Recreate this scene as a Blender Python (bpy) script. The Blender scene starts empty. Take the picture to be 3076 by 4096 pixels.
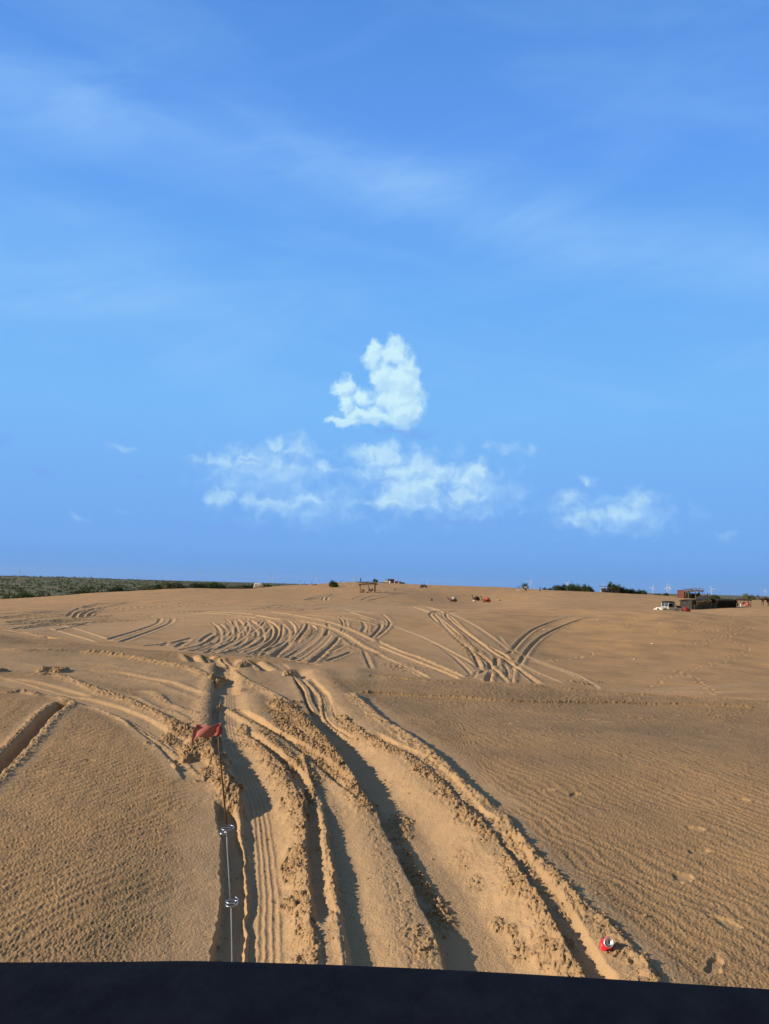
import bpy, bmesh, math, random
import numpy as np
from mathutils import Vector, Matrix
random.seed(7)
S = bpy.context.scene
COL = S.collection
R_ = math.radians

# ------------------------------------------------------------------ camera
CAMZ = 2.3; FPX = 3078.0; UC, VC = 1538.0, 2048.0
PITCH = R_(5.46); ROLL = R_(1.5)
fwd = Vector((0, math.cos(PITCH), math.sin(PITCH)))
r0 = Vector((1, 0, 0)); u0 = Vector((0, -math.sin(PITCH), math.cos(PITCH)))
cr = r0*math.cos(ROLL) + u0*math.sin(ROLL)
cu = u0*math.cos(ROLL) - r0*math.sin(ROLL)
cam_d = bpy.data.cameras.new('camera'); cam = bpy.data.objects.new('camera', cam_d); COL.objects.link(cam)
cam.matrix_world = Matrix(((cr.x, cu.x, -fwd.x, 0), (cr.y, cu.y, -fwd.y, 0), (cr.z, cu.z, -fwd.z, CAMZ), (0, 0, 0, 1)))
cam_d.sensor_fit = 'VERTICAL'; cam_d.sensor_height = 24.0; cam_d.lens = 24.0*FPX/4096.0
cam_d.clip_start = 0.05; cam_d.clip_end = 40000
S.camera = cam
def ray(u, v):
    return (fwd*FPX + cr*(u-UC) - cu*(v-VC)).normalized()

# ------------------------------------------------------------------ light, sky, exposure
SUN_EL = 23.0; SUN_TRAVEL = 13.0       # light travels to the right and SUN_TRAVEL degrees away from the viewer
trav = Vector((math.cos(R_(SUN_TRAVEL))*math.cos(R_(SUN_EL)), math.sin(R_(SUN_TRAVEL))*math.cos(R_(SUN_EL)), -math.sin(R_(SUN_EL))))
sl = bpy.data.lights.new('sun', 'SUN'); sl.energy = 5.0; sl.angle = R_(0.55); sl.color = (1.0, 0.84, 0.67)
so = bpy.data.objects.new('sun', sl); COL.objects.link(so)
so.rotation_euler = trav.to_track_quat('-Z', 'Y').to_euler()
S.view_settings.view_transform = 'Standard'; S.view_settings.look = 'None'
S.view_settings.exposure = 0.0; S.view_settings.gamma = 1.0
try: S.view_settings.use_curve_mapping = False
except Exception: pass
HAZE = 0.000013
S.cycles.max_bounces = 6; S.cycles.diffuse_bounces = 3

class NT:
    "small helper for node trees"
    def __init__(s, tree): s.t = tree; s.n = tree.nodes; s.l = tree.links
    def add(s, typ, **kw):
        n = s.n.new(typ)
        for k, v in kw.items(): setattr(n, k, v)
        return n
    def val(s, sock, v):
        if isinstance(v, bpy.types.NodeSocket): s.l.new(v, sock)
        else: sock.default_value = v
    def math(s, op, a, b=0.0, c=0.0, clamp=False):
        n = s.add('ShaderNodeMath', operation=op, use_clamp=clamp)
        s.val(n.inputs[0], a); s.val(n.inputs[1], b)
        if op in ('MULTIPLY_ADD', 'SMOOTH_MIN', 'SMOOTH_MAX'): s.val(n.inputs[2], c)
        return n.outputs[0]
    def vmath(s, op, a, b=(0, 0, 0), scale=1.0):
        n = s.add('ShaderNodeVectorMath', operation=op)
        s.val(n.inputs[0], a); s.val(n.inputs[1], b)
        if op == 'SCALE': s.val(n.inputs['Scale'], scale)
        return n.outputs['Value'] if op in ('DOT_PRODUCT', 'LENGTH') else n.outputs[0]
    def mix(s, f, a, b, blend='MIX'):
        n = s.add('ShaderNodeMix', data_type='RGBA', blend_type=blend, clamp_factor=True)
        s.val(n.inputs[0], f); s.val(n.inputs[6], a); s.val(n.inputs[7], b)
        return n.outputs[2]
    def noise(s, vec, scale, detail=4.0, rough=0.5, dist=0.0, lac=2.0):
        n = s.add('ShaderNodeTexNoise', noise_dimensions='3D')
        s.val(n.inputs['Vector'], vec); s.val(n.inputs['Scale'], scale); n.inputs['Detail'].default_value = detail
        n.inputs['Roughness'].default_value = rough; n.inputs['Distortion'].default_value = dist
        n.inputs['Lacunarity'].default_value = lac
        return n.outputs['Fac']
    def ramp(s, fac, stops, interp='LINEAR'):
        n = s.add('ShaderNodeValToRGB'); cr_ = n.color_ramp; cr_.interpolation = interp
        while len(cr_.elements) < len(stops): cr_.elements.new(0.5)
        for e, (p, c) in zip(cr_.elements, stops):
            e.position = p; e.color = (c if len(c) == 4 else (*c, 1)) if hasattr(c, '__len__') else (c, c, c, 1)
        s.val(n.inputs[0], fac)
        return n.outputs[0]
    def smooth(s, x, a, b):
        n = s.add('ShaderNodeMapRange', interpolation_type='SMOOTHSTEP', clamp=True)
        s.val(n.inputs[0], x); s.val(n.inputs[1], a); s.val(n.inputs[2], b); n.inputs[3].default_value = 0; n.inputs[4].default_value = 1
        return n.outputs[0]
    def comb(s, x, y, z):
        n = s.add('ShaderNodeCombineXYZ'); s.val(n.inputs[0], x); s.val(n.inputs[1], y); s.val(n.inputs[2], z); return n.outputs[0]

def lin(r, g, b):
    f = lambda c: (c/255/12.92 if c/255 <= 0.04045 else ((c/255+0.055)/1.055)**2.4)
    return (f(r), f(g), f(b), 1)
SKYRAMP = [(-5, lin(112, 150, 205)), (0.0, lin(104, 158, 224)), (3.0, lin(114, 170, 238)), (8.0, lin(120, 178, 244)), (13.0, lin(120, 185, 248)), (21.0, lin(108, 174, 245)), (30.0, lin(97, 157, 240)), (39.0, lin(85, 143, 223)), (60.0, lin(70, 125, 205)), (90.0, lin(62, 115, 195))]
w = bpy.data.worlds.new('World'); S.world = w; w.use_nodes = True
T = NT(w.node_tree); T.n.clear()
out = T.add('ShaderNodeOutputWorld'); bg = T.add('ShaderNodeBackground'); T.l.new(bg.outputs[0], out.inputs[0])
sky = T.add('ShaderNodeTexSky', sky_type='NISHITA'); sky.sun_disc = False
sky.sun_elevation = R_(SUN_EL)
sky.sun_rotation = math.atan2(-trav.x, -trav.y)
sky.air_density = 1.0; sky.dust_density = 0.3; sky.ozone_density = 1.5; sky.altitude = 200
tc = T.add('ShaderNodeTexCoord'); D = tc.outputs['Generated']
nrm = T.vmath('NORMALIZE', D)
sep = T.add('ShaderNodeSeparateXYZ'); T.l.new(nrm, sep.inputs[0])
X, Y, Z = sep.outputs
el = T.math('MULTIPLY', T.math('ARCSINE', Z), 180/math.pi)      # degrees above the horizon
az = T.math('MULTIPLY', T.math('ARCTAN2', X, Y), 180/math.pi)   # degrees right of straight ahead
WS = 0.1
base = T.vmath('MULTIPLY', sky.outputs[0], (WS*0.62, WS*0.46, WS*0.28))
# the air of that evening: a deeper, evener blue than the clear-sky model, hazier near the horizon
elf = T.math('DIVIDE', T.math('ADD', el, 5.0), 95.0, clamp=True)
grade = T.ramp(elf, [((e+5)/95, c) for e, c in SKYRAMP])
wb = T.math('MAXIMUM', T.smooth(az, -38.0, -95.0), T.smooth(az, 38.0, 95.0))       # away from the view the plain sky model rules
wz = T.math('MAXIMUM', wb, T.smooth(el, 42.0, 70.0))
body = T.mix(T.math('MULTIPLY', wz, 1.0), grade, base)
# thin high veils
vv = T.comb(T.math('MULTIPLY', az, 0.035), T.math('ADD', T.math('MULTIPLY', el, 0.16), T.math('MULTIPLY', az, 0.030)), 0.0)
veil = T.noise(vv, 1.0, 6.0, 0.55, 0.6)
veil2 = T.noise(T.comb(T.math('MULTIPLY', az, 0.06), T.math('SUBTRACT', T.math('MULTIPLY', el, 0.22), T.math('MULTIPLY', az, 0.045)), 3.7), 1.0, 7.0, 0.6, 0.8)
def gauss(x, c, s):
    t = T.math('DIVIDE', T.math('SUBTRACT', x, c), s)
    return T.math('EXPONENT', T.math('MULTIPLY', T.math('MULTIPLY', t, t), -1.0))
bandc = T.math('SUBTRACT', 29.6, T.math('MULTIPLY', T.math('MAXIMUM', T.math('ADD', az, 5.0), -4.0), 0.25))
bandc = T.math('ADD', bandc, T.math('MULTIPLY', T.math('SUBTRACT', veil, 0.5), 2.0))
band = T.math('ADD', gauss(el, bandc, 2.1), T.math('MULTIPLY', gauss(el, 19.5, 3.4), T.smooth(az, 0.0, -20.0)))
v1 = T.math('MULTIPLY', T.smooth(veil, 0.40, 0.75), 0.22)
v2 = T.math('MULTIPLY', T.smooth(veil2, 0.42, 0.8), 0.14)
vs = T.math('ADD', T.math('ADD', v1, v2), T.math('MULTIPLY', band, T.math('MULTIPLY', T.smooth(veil2, 0.10, 0.8), 0.55)), clamp=True)
vs = T.math('MULTIPLY', vs, T.smooth(el, 8.0, 14.0))
body = T.mix(vs, body, lin(150, 200, 252))
# cumulus: fractal noise shaped by round masses, lit from the upper left
wn = T.add('ShaderNodeTexNoise'); T.val(wn.inputs['Vector'], T.comb(az, el, 17.0)); wn.inputs['Scale'].default_value = 0.8; wn.inputs['Detail'].default_value = 3.0
ws_ = T.add('ShaderNodeSeparateColor'); T.l.new(wn.outputs['Color'], ws_.inputs[0])
azw = T.math('MULTIPLY_ADD', T.math('SUBTRACT', ws_.outputs[0], 0.5), 1.5, az); elw = T.math('MULTIPLY_ADD', T.math('SUBTRACT', ws_.outputs[1], 0.5), 1.3, el)
def cfield(ox, oy, det):
    a = T.math('ADD', azw, ox); e = T.math('ADD', elw, oy)
    v = T.comb(a, T.math('MULTIPLY', e, 1.1), 4.0)
    n1 = T.noise(v, 0.95, det, 0.52, 0.25)
    return a, e, n1
A0, E0, N0 = cfield(0, 0, 8.0); _, _, M0 = cfield(0, 0, 2.5); A1, E1, M1 = cfield(-0.26, 0.36, 2.5)
NB = T.noise(T.comb(az, el, 9.0), 0.45, 2.0, 0.5)
NBt = T.math('MULTIPLY', T.math('SUBTRACT', NB, 0.5), 0.8)
def dens(blobs, a, e, n1):
    m = None
    for (bx, by, rx, ry, k) in blobs:
        dx = T.math('DIVIDE', T.math('SUBTRACT', a, bx), rx); dy = T.math('DIVIDE', T.math('SUBTRACT', e, by), ry)
        g = T.math('MULTIPLY', T.math('SUBTRACT', 1.0, T.math('SQRT', T.math('MULTIPLY_ADD', dx, dx, T.math('MULTIPLY', dy, dy)))), k)
        m = g if m is None else T.math('SMOOTH_MAX', m, g, 0.25)
    return T.math('ADD', m, T.math('MULTIPLY_ADD', T.math('SUBTRACT', n1, 0.5), 1.3, NBt))
def put(body, blobs, soft, op, lit, shade, base_y, flat=False):
    d0 = dens(blobs, A0, E0, M0 if flat else N0); s0 = dens(blobs, A0, E0, M0); d1 = dens(blobs, A1, E1, M1)
    a = T.math('MULTIPLY', T.smooth(d0, 0.0, soft), op)
    s = T.smooth(T.math('SUBTRACT', s0, d1), -0.35, 0.35)
    low = T.smooth(el, base_y[0], base_y[1])
    s = T.math('MULTIPLY', T.math('MULTIPLY_ADD', s, 0.42, 0.58), T.math('MULTIPLY_ADD', low, 0.65, 0.35))
    return T.mix(a, body, T.mix(s, shade, lit))
def px(u, v):   # where a direction of the photograph lies in the sky
    d = ray(u, v); return math.degrees(math.atan2(d.x, d.y)), math.degrees(math.asin(d.z))
def B(u, v, ru, rv, k=1.0):
    a, e = px(u, v); return (a, e, ru/3078*57.3*1.0, rv/3078*57.3, k)
WH = lin(200, 236, 252); SH = lin(128, 178, 243)
# hazy veil behind the lower clouds, then the broken lower row, then the tall one
body = put(body, [B(1080, 1900, 400, 150), B(1230, 2010, 420, 130), B(1640, 1930, 430, 210), B(1900, 1970, 260, 160), B(2480, 2060, 340, 120, .9)], 1.1, 0.9, lin(156, 204, 251), lin(132, 184, 246), (0.0, 5.0), True)
low = [B(1180, 1800, 115, 75), B(1120, 1790, 60, 60), B(880, 1850, 150, 50, .8), B(1000, 1850, 180, 60, .9), B(900, 1990, 80, 65, 1), B(1020, 2010, 60, 45, .9), B(1230, 2000, 150, 36, .7), B(1310, 1870, 90, 36, .8), B(1440, 1800, 120, 36, .9), B(1120, 1860, 240, 60, .8), B(1050, 2010, 240, 46, .8)]
body = put(body, low, 1.1, 0.55, WH, SH, (1.0, 6.0))
body = put(body, [B(1640, 1960, 190, 130), B(1560, 1840, 160, 90, .9), B(1730, 1920, 120, 100), B(1560, 2020, 150, 60, .9), B(1870, 1920, 95, 80), B(1915, 1890, 65, 75), B(1860, 1990, 110, 60, .9), B(1620, 1890, 230, 130, .9)], 0.95, 0.76, WH, SH, (2.0, 6.5))
body = put(body, [B(2290, 2000, 75, 75), B(2360, 2070, 130, 60), B(2480, 2060, 90, 50, .9), B(2560, 1990, 95, 55, .8), B(2360, 1930, 50, 30, .7), B(2080, 2050, 40, 35, .6)], 1.1, 0.58, WH, SH, (1.0, 5.0))
body = put(body, [B(1955, 1780, 70, 34, .7), B(2050, 1795, 90, 36, .6), B(2140, 1790, 50, 38, .7), B(490, 1795, 66, 22, .6), B(310, 2070, 45, 30, .5), B(480, 2050, 50, 18, .5), B(2900, 2135, 80, 36, .6)], 1.2, 0.38, WH, SH, (1.0, 5.0))
body = put(body, [B(1600, 1650, 116, 94, 1.15), B(1588, 1425, 70, 86, 1.15), B(1495, 1430, 56, 66, 1.1), B(1612, 1520, 92, 124, 1.3), B(1530, 1500, 72, 85, 1), B(1378, 1548, 52, 56, 1), B(1385, 1620, 50, 56, 1),
                  B(1450, 1600, 56, 50, .6), B(1470, 1662, 145, 46, 1.1), B(1390, 1688, 105, 26, 1.1), B(1600, 1610, 112, 84, 1.1)], 0.6, 0.94, lin(208, 243, 252), lin(142, 190, 245), (9.0, 13.5))
def patch(body, blobs, op, colr):
    return T.mix(T.math('MULTIPLY', T.smooth(dens(blobs, A0, E0, N0), 0.1, 0.9), op), body, colr)
body = patch(body, [B(1600, 1725, 190, 22), B(1680, 1735, 100, 28), B(1530, 1920, 90, 16), B(1000, 1845, 90, 14), B(170, 1890, 60, 22), B(550, 1905, 70, 16), B(5, 1765, 40, 40), B(1850, 2090, 420, 22), B(900, 2110, 500, 20)], 0.5, lin(118, 165, 240))
T.l.new(T.vmath('SCALE', body, scale=1.0/WS), bg.inputs[0])
bg.inputs[1].default_value = WS
QR = 1.0
# ------------------------------------------------------------------ ground sheet
rng = np.random.RandomState(5)
_perm = rng.permutation(4096).astype(np.int64); _ang = rng.rand(4096)*2*np.pi
_gx, _gy = np.cos(_ang), np.sin(_ang); _val = rng.rand(4096); _v2 = rng.rand(4096); _v3 = rng.rand(4096)
def _h(ix, iy, seed): return _perm[(_perm[(ix + seed*57) & 4095] + iy) & 4095]
def pnoise(x, y, seed=0):
    ix = np.floor(x).astype(np.int64); iy = np.floor(y).astype(np.int64); fx = x-ix; fy = y-iy
    ux = fx*fx*fx*(fx*(fx*6-15)+10); uy = fy*fy*fy*(fy*(fy*6-15)+10)
    def g(dx, dy):
        h = _h(ix+dx, iy+dy, seed); return _gx[h]*(fx-dx)+_gy[h]*(fy-dy)
    a = g(0, 0); b = g(1, 0); c = g(0, 1); d = g(1, 1)
    return (a+(b-a)*ux + ((c+(d-c)*ux)-(a+(b-a)*ux))*uy)*1.5
def fbm(x, y, oct=4, seed=0, gain=0.5):
    t = 0; a = 1; s = 0
    for o in range(oct): t = t+a*pnoise(x*2**o, y*2**o, seed+o*3); s += a; a *= gain
    return t/s
def worley(x, y, seed=0):
    "distance to the nearest lump centre and that lump's random number"
    ix = np.floor(x).astype(np.int64); iy = np.floor(y).astype(np.int64)
    best = np.full(x.shape, 9.0); idv = np.zeros(x.shape); sec = np.full(x.shape, 9.0)
    for dx in (-1, 0, 1):
        for dy in (-1, 0, 1):
            h = _h(ix+dx, iy+dy, seed)
            d = np.hypot(ix+dx+_val[h]-x, iy+dy+_v2[h]-y)
            sec = np.minimum(sec, np.maximum(d, best)); m = d < best
            best = np.where(m, d, best); idv = np.where(m, _v3[h], idv)
    return best, sec, idv
def sstep(a, b, x):
    t = np.clip((x-a)/(b-a), 0, 1); return t*t*(3-2*t)

# large form: for nine bearings, how the sand lies with distance (metres, and the height seen there)
def zof(az, d, v):
    a = R_(az); lo, hi = -60.0, 60.0
    for _ in range(50):
        m = (lo+hi)/2; p = Vector((d*math.sin(a), d*math.cos(a), m-CAMZ))
        vv = VC - FPX*p.dot(cu)/p.dot(fwd)
        if vv > v: lo = m
        else: hi = m
    return (lo+hi)/2
PL = -8.2    # level of the scrub plain
PROF = {
 -26.5: [('z', 3, .02), ('z', 6, .05), ('z', 12, .12), ('z', 20, .28), ('v', 26, 2533), ('z', 29, -.5), ('v', 45, 2534), ('v', 60, 2494), ('v', 90, 2450), ('v', 140, 2417), ('v', 195, 2398), ('z', 235, -6.2), ('z', 300, PL)],
 -20: [('z', 3, .02), ('z', 6, .05), ('z', 12, .10), ('z', 20, .15), ('v', 25, 2580), ('z', 29, -.8), ('v', 45, 2562), ('v', 60, 2507), ('v', 80, 2462), ('v', 110, 2428), ('v', 160, 2392), ('v', 210, 2371), ('z', 250, -4.4), ('z', 320, PL)],
 -13: [('z', 3, 0), ('z', 6, .02), ('z', 12, .06), ('z', 19, .04), ('v', 24, 2612), ('z', 28, -1.0), ('v', 38, 2610), ('v', 50, 2552), ('v', 65, 2492), ('v', 80, 2452), ('v', 110, 2417), ('v', 160, 2382), ('v', 230, 2353), ('z', 275, -3.2), ('z', 350, PL)],
 -7: [('z', 3, 0), ('z', 6, 0), ('z', 12, 0), ('z', 18, -.03), ('v', 23, 2643), ('z', 27, -1.3), ('v', 38, 2642), ('v', 50, 2567), ('v', 62, 2502), ('v', 75, 2457), ('v', 87, 2436), ('v', 110, 2412), ('v', 160, 2387), ('v', 230, 2360), ('v', 270, 2342), ('z', 310, -.6), ('z', 400, PL)],
 -2: [('z', 3, 0), ('z', 6, 0), ('z', 12, 0), ('z', 18, -.1), ('v', 22, 2672), ('z', 26, -1.5), ('v', 38, 2668), ('v', 50, 2582), ('v', 64, 2508), ('v', 78, 2452), ('v', 95, 2432), ('v', 140, 2397), ('v', 200, 2368), ('v', 250, 2346), ('v', 300, 2328), ('z', 340, 2.2), ('z', 450, PL)],
 0: [('z', 3, 0), ('z', 6, 0), ('z', 12, 0), ('z', 18, -.15), ('v', 22, 2692), ('z', 26, -1.6), ('v', 38, 2682), ('v', 50, 2592), ('v', 65, 2512), ('v', 80, 2452), ('v', 100, 2431), ('v', 150, 2394), ('v', 200, 2367), ('v', 260, 2345), ('v', 310, 2332), ('z', 350, 2.0), ('z', 450, PL)],
 7: [('z', 3, 0), ('z', 6, 0), ('z', 12, -.02), ('z', 17, -.15), ('v', 21, 2728), ('z', 25, -1.4), ('v', 38, 2722), ('v', 50, 2627), ('v', 65, 2532), ('v', 80, 2472), ('v', 95, 2443), ('v', 130, 2434), ('v', 200, 2411), ('v', 250, 2370), ('v', 290, 2345), ('z', 330, 1.0), ('z', 430, PL)],
 13: [('z', 3, .02), ('z', 6, .03), ('z', 12, 0), ('z', 17, -.2), ('v', 21, 2752), ('z', 25, -1.7), ('v', 40, 2746), ('v', 55, 2642), ('v', 70, 2552), ('v', 85, 2482), ('v', 105, 2432), ('v', 150, 2413), ('v', 200, 2392), ('v', 280, 2362), ('z', 320, .8), ('z', 430, PL)],
 20: [('z', 3, .05), ('z', 6, .06), ('z', 12, 0), ('z', 17, -.25), ('v', 21, 2783), ('z', 25, -1.9), ('v', 42, 2776), ('v', 60, 2652), ('v', 75, 2552), ('v', 90, 2472), ('v', 102, 2441), ('z', 112, -.70), ('v', 150, 2426), ('v', 200, 2402), ('v', 250, 2390), ('v', 285, 2382), ('z', 330, .2), ('z', 430, PL)],
 26.5: [('z', 3, .06), ('z', 6, .08), ('z', 12, 0), ('z', 17, -.3), ('v', 21, 2808), ('z', 25, -2.1), ('v', 42, 2800), ('v', 60, 2692), ('v', 75, 2602), ('v', 90, 2522), ('v', 110, 2462), ('v', 130, 2437), ('v', 173, 2426), ('v', 230, 2402), ('z', 275, -.6), ('z', 400, PL)],
}
def pchip(xs, ys, x):
    xs = np.array(xs, float); ys = np.array(ys, float); h = np.diff(xs); dl = np.diff(ys)/h; n = len(xs)
    m = np.zeros(n); m[0] = dl[0]*0; m[-1] = 0
    for i in range(1, n-1):
        if dl[i-1]*dl[i] > 0:
            w1 = 2*h[i]+h[i-1]; w2 = h[i]+2*h[i-1]; m[i] = (w1+w2)/(w1/dl[i-1]+w2/dl[i])
    i = np.clip(np.searchsorted(xs, x)-1, 0, n-2); t = np.clip((x-xs[i])/h[i], 0, 1)
    return ((2*t**3-3*t**2+1)*ys[i] + (t**3-2*t**2+t)*h[i]*m[i] + (-2*t**3+3*t**2)*ys[i+1] + (t**3-t**2)*h[i]*m[i+1])

def gridlines():
    rs = [0.4, 0.8, 1.3, 1.8, 2.3, 2.8, 3.2]
    r = 3.5
    while r < 14000:
        rs.append(r)
        q = QR
        if r < 4.3: k = 0.006
        elif r < 27: k = 0.0024*q
        elif r < 34: k = 0.005*q
        elif r < 100: k = 0.0031*q
        elif r < 330: k = 0.0050*q
        else: k = 0.035
        r *= 1+k
    azs = list(np.arange(-30.5, 30.5001, 0.058*QR))
    a = 30.5; step = .1; side = []
    while a < 180: 
        a += step; step = min(step*1.35, 5); side.append(min(a, 180))
    azs = [-s for s in side if s < 180][::-1] + azs + [s for s in side if s < 180] + [180.0]
    return np.array(rs), np.array(azs)
RS, AZ = gridlines()
NR, NA = len(RS), len(AZ)
keys = sorted(PROF)
prof = []
for k in keys:
    ds = [e[1] for e in PROF[k]]; zs = [e[2] if e[0] == 'z' else zof(k, e[1], e[2]) for e in PROF[k]]
    prof.append(pchip(np.log([1.0]+ds+[900, 15000]), [zs[0]]+zs+[PL, PL], np.log(np.maximum(RS, 1.0))))
prof = np.array(prof)                                   # bearings x distances
kk = np.array(keys)
H0 = np.empty((NR, NA))
ac = np.clip(AZ, kk[0], kk[-1])
i = np.clip(np.searchsorted(kk, ac)-1, 0, len(kk)-2); t = (ac-kk[i])/(kk[i+1]-kk[i])
# smooth (Catmull-Rom style) blend across the bearings
def slope(j):
    j = int(j)
    if j == 0: return (prof[1]-prof[0])/(kk[1]-kk[0])
    if j == len(kk)-1: return (prof[-1]-prof[-2])/(kk[-1]-kk[-2])
    a = (prof[j]-prof[j-1])/(kk[j]-kk[j-1]); b = (prof[j+1]-prof[j])/(kk[j+1]-kk[j])
    return np.where(a*b > 0, 2*a*b/(a+b+1e-12), 0)
SL = [slope(j) for j in range(len(kk))]
for c in range(NA):
    j = i[c]; h = kk[j+1]-kk[j]; tt = t[c]
    H0[:, c] = (2*tt**3-3*tt**2+1)*prof[j] + (tt**3-2*tt**2+tt)*h*SL[j] + (-2*tt**3+3*tt**2)*prof[j+1] + (tt**3-tt**2)*h*SL[j+1]
AR = np.radians(AZ)
XX = RS[:, None]*np.sin(AR)[None]; YY = RS[:, None]*np.cos(AR)[None]; RR = np.broadcast_to(RS[:, None], XX.shape)
# out of sight, behind and beside: rolling dunes
side = sstep(33, 60, np.abs(AZ))[None]*sstep(6, 30, RS)[:, None]*(1-sstep(400, 900, RS)[:, None])
H0 += side*(1.2*fbm(XX/38, YY/38, 3, 11)+0.6)
mid = sstep(30, 60, RS)[:, None]*(1-sstep(250, 400, RS)[:, None])
H0 += mid*(0.10*fbm(XX/7, YY/9, 3, 3) + 0.16*fbm(XX/17, YY/20, 2, 9))
far = sstep(330, 700, RS)[:, None]
H0 += far*(1.4*fbm(XX/500, YY/500, 3, 21))
# low hills beyond the plain, left
hill = np.exp(-((RS-2200)/700.)**2)[:, None]*(sstep(-3, -24, AZ)*(1-.3*sstep(-24, -40, AZ)))[None]
H0 += hill*(9.5+4*fbm(XX/300, YY/300, 3, 31))
hill2 = np.exp(-((RS-7000)/1800.)**2)[:, None]
H0 += hill2*(5+6*fbm(XX/1200, YY/1200, 2, 41))*sstep(-50, -30, AZ)[None]*(1-sstep(-4, 8, AZ))[None]

# a point of the photograph on the (unworked) sand
H0c = H0.copy()
def ground_at(az, r, H=None):
    H = H0c if H is None else H
    c = np.interp(az, AZ, np.arange(NA)); q = np.interp(r, RS, np.arange(NR))
    c0 = int(min(c, NA-2)); q0 = int(min(q, NR-2)); fc = c-c0; fq = q-q0
    return (H[q0, c0]*(1-fc)+H[q0, c0+1]*fc)*(1-fq)+(H[q0+1, c0]*(1-fc)+H[q0+1, c0+1]*fc)*fq
def at(u, v, H=None):
    H = H0c if H is None else H
    d = ray(u, v); az = math.degrees(math.atan2(d.x, d.y)); hr = math.hypot(d.x, d.y)
    c = np.interp(az, AZ, np.arange(NA)); c0 = int(min(max(c, 0), NA-2)); fc = c-c0
    col = H[:, c0]*(1-fc)+H[:, c0+1]*fc
    zr = CAMZ + RS*(d.z/hr)
    b = np.nonzero((col >= zr) & (RS > 3.0))[0]
    if not len(b): return None
    k = b[0]
    if k == 0: r = RS[0]
    else:
        g0 = zr[k-1]-col[k-1]; g1 = zr[k]-col[k]; r = RS[k-1]+(RS[k]-RS[k-1])*g0/(g0-g1+1e-9)
    return np.array([r*d.x/hr, r*d.y/hr])
REG = {'z3': (0, 2700, .7225), 'z4': (800, 2700, .7225), 'z5': (1876, 2700, .7225), 'N1': (0, 2600, .5418), 'N2': (700, 2550, .4816),
       'N3': (800, 2400, .4214), 'm1': (0, 2400, .9272), 'm2': (1500, 2400, .9488), 's': (0, 0, 1.0)}
def curve(reg, pts, sub=8):
    ox, oy, sc = REG[reg]
    P = [np.array((ox+x*sc, oy+y*sc)) for x, y in pts]
    o = []
    for k in range(len(P)-1):
        p0 = P[max(k-1, 0)]; p1 = P[k]; p2 = P[k+1]; p3 = P[min(k+2, len(P)-1)]
        for s_ in range(sub):
            t_ = s_/sub
            o.append(.5*((2*p1)+(-p0+p2)*t_+(2*p0-5*p1+4*p2-p3)*t_**2+(-p0+3*p1-3*p2+p3)*t_**3))
    o.append(P[-1])
    w = [at(*q) for q in o]; w = [q for q in w if q is not None]
    # drop points that jumped across a crest
    out_ = [w[0]]
    for q in w[1:]:
        if np.linalg.norm(q-out_[-1]) < 0.25*np.linalg.norm(q)+1.5: out_.append(q)
    if P[-1][1] > 3860 and len(out_) > 3:
        dd = out_[-1]-out_[-3]; out_.append(out_[-1]+dd/np.linalg.norm(dd)*1.6)
    if P[0][1] > 3860 and len(out_) > 3:
        dd = out_[0]-out_[2]; out_.insert(0, out_[0]+dd/np.linalg.norm(dd)*1.6)
    return np.array(out_)
NEARREG = ('z3', 'z4', 'z5', 'N1', 'N2')
def VS(reg): return .41 if reg in NEARREG else .55
DEP = np.zeros_like(H0); BER = np.zeros_like(H0); ADD = np.zeros_like(H0)
CLOD = np.zeros_like(H0); LOOSE = np.zeros_like(H0); TREAD = np.zeros_like(H0)
wob = fbm(XX*2.2, YY*2.2, 3, 51)
wob2 = fbm(XX*11, YY*9, 2, 61)
def field(pts, R):
    "signed distance to a path and how far along it, within R metres"
    rr = np.hypot(pts[:, 0], pts[:, 1]); aa = np.degrees(np.arctan2(pts[:, 0], pts[:, 1]))
    def win(rmin, rmax, amin, amax):
        da = math.degrees(R/max(rmin-R*.5, 1.0))
        return (max(np.searchsorted(RS, rmin-R)-1, 0), min(np.searchsorted(RS, rmax+R)+1, NR), max(np.searchsorted(AZ, amin-da)-1, 0), min(np.searchsorted(AZ, amax+da)+1, NA))
    W = win(rr.min(), rr.max(), aa.min(), aa.max())
    sl_ = (slice(W[0], W[1]), slice(W[2], W[3]))
    best = np.full((W[1]-W[0], W[3]-W[2]), 1e9); sg = np.zeros_like(best); tt = np.zeros_like(best)
    L = np.concatenate([[0], np.cumsum(np.hypot(*np.diff(pts, axis=0).T))])
    for k in range(len(pts)-1):
        a, b = pts[k], pts[k+1]; ab = b-a; n2 = ab@ab
        if n2 < 1e-8: continue
        w_ = win(min(rr[k], rr[k+1]), max(rr[k], rr[k+1]), min(aa[k], aa[k+1]), max(aa[k], aa[k+1]))
        g = (slice(w_[0], w_[1]), slice(w_[2], w_[3])); l = (slice(w_[0]-W[0], w_[1]-W[0]), slice(w_[2]-W[2], w_[3]-W[2]))
        if best[l].size == 0: continue
        dx = XX[g]-a[0]; dy = YY[g]-a[1]
        t_ = np.clip((dx*ab[0]+dy*ab[1])/n2, 0, 1)
        d = np.hypot(dx-t_*ab[0], dy-t_*ab[1]); s_ = np.sign(dx*ab[1]-dy*ab[0])   # + to the right of travel
        m = d < best[l]
        best[l] = np.where(m, d, best[l]); sg[l] = np.where(m, s_*d, sg[l]); tt[l] = np.where(m, L[k]+t_*math.sqrt(n2), tt[l])
    return sl_, best, sg, tt, L[-1]
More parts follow.
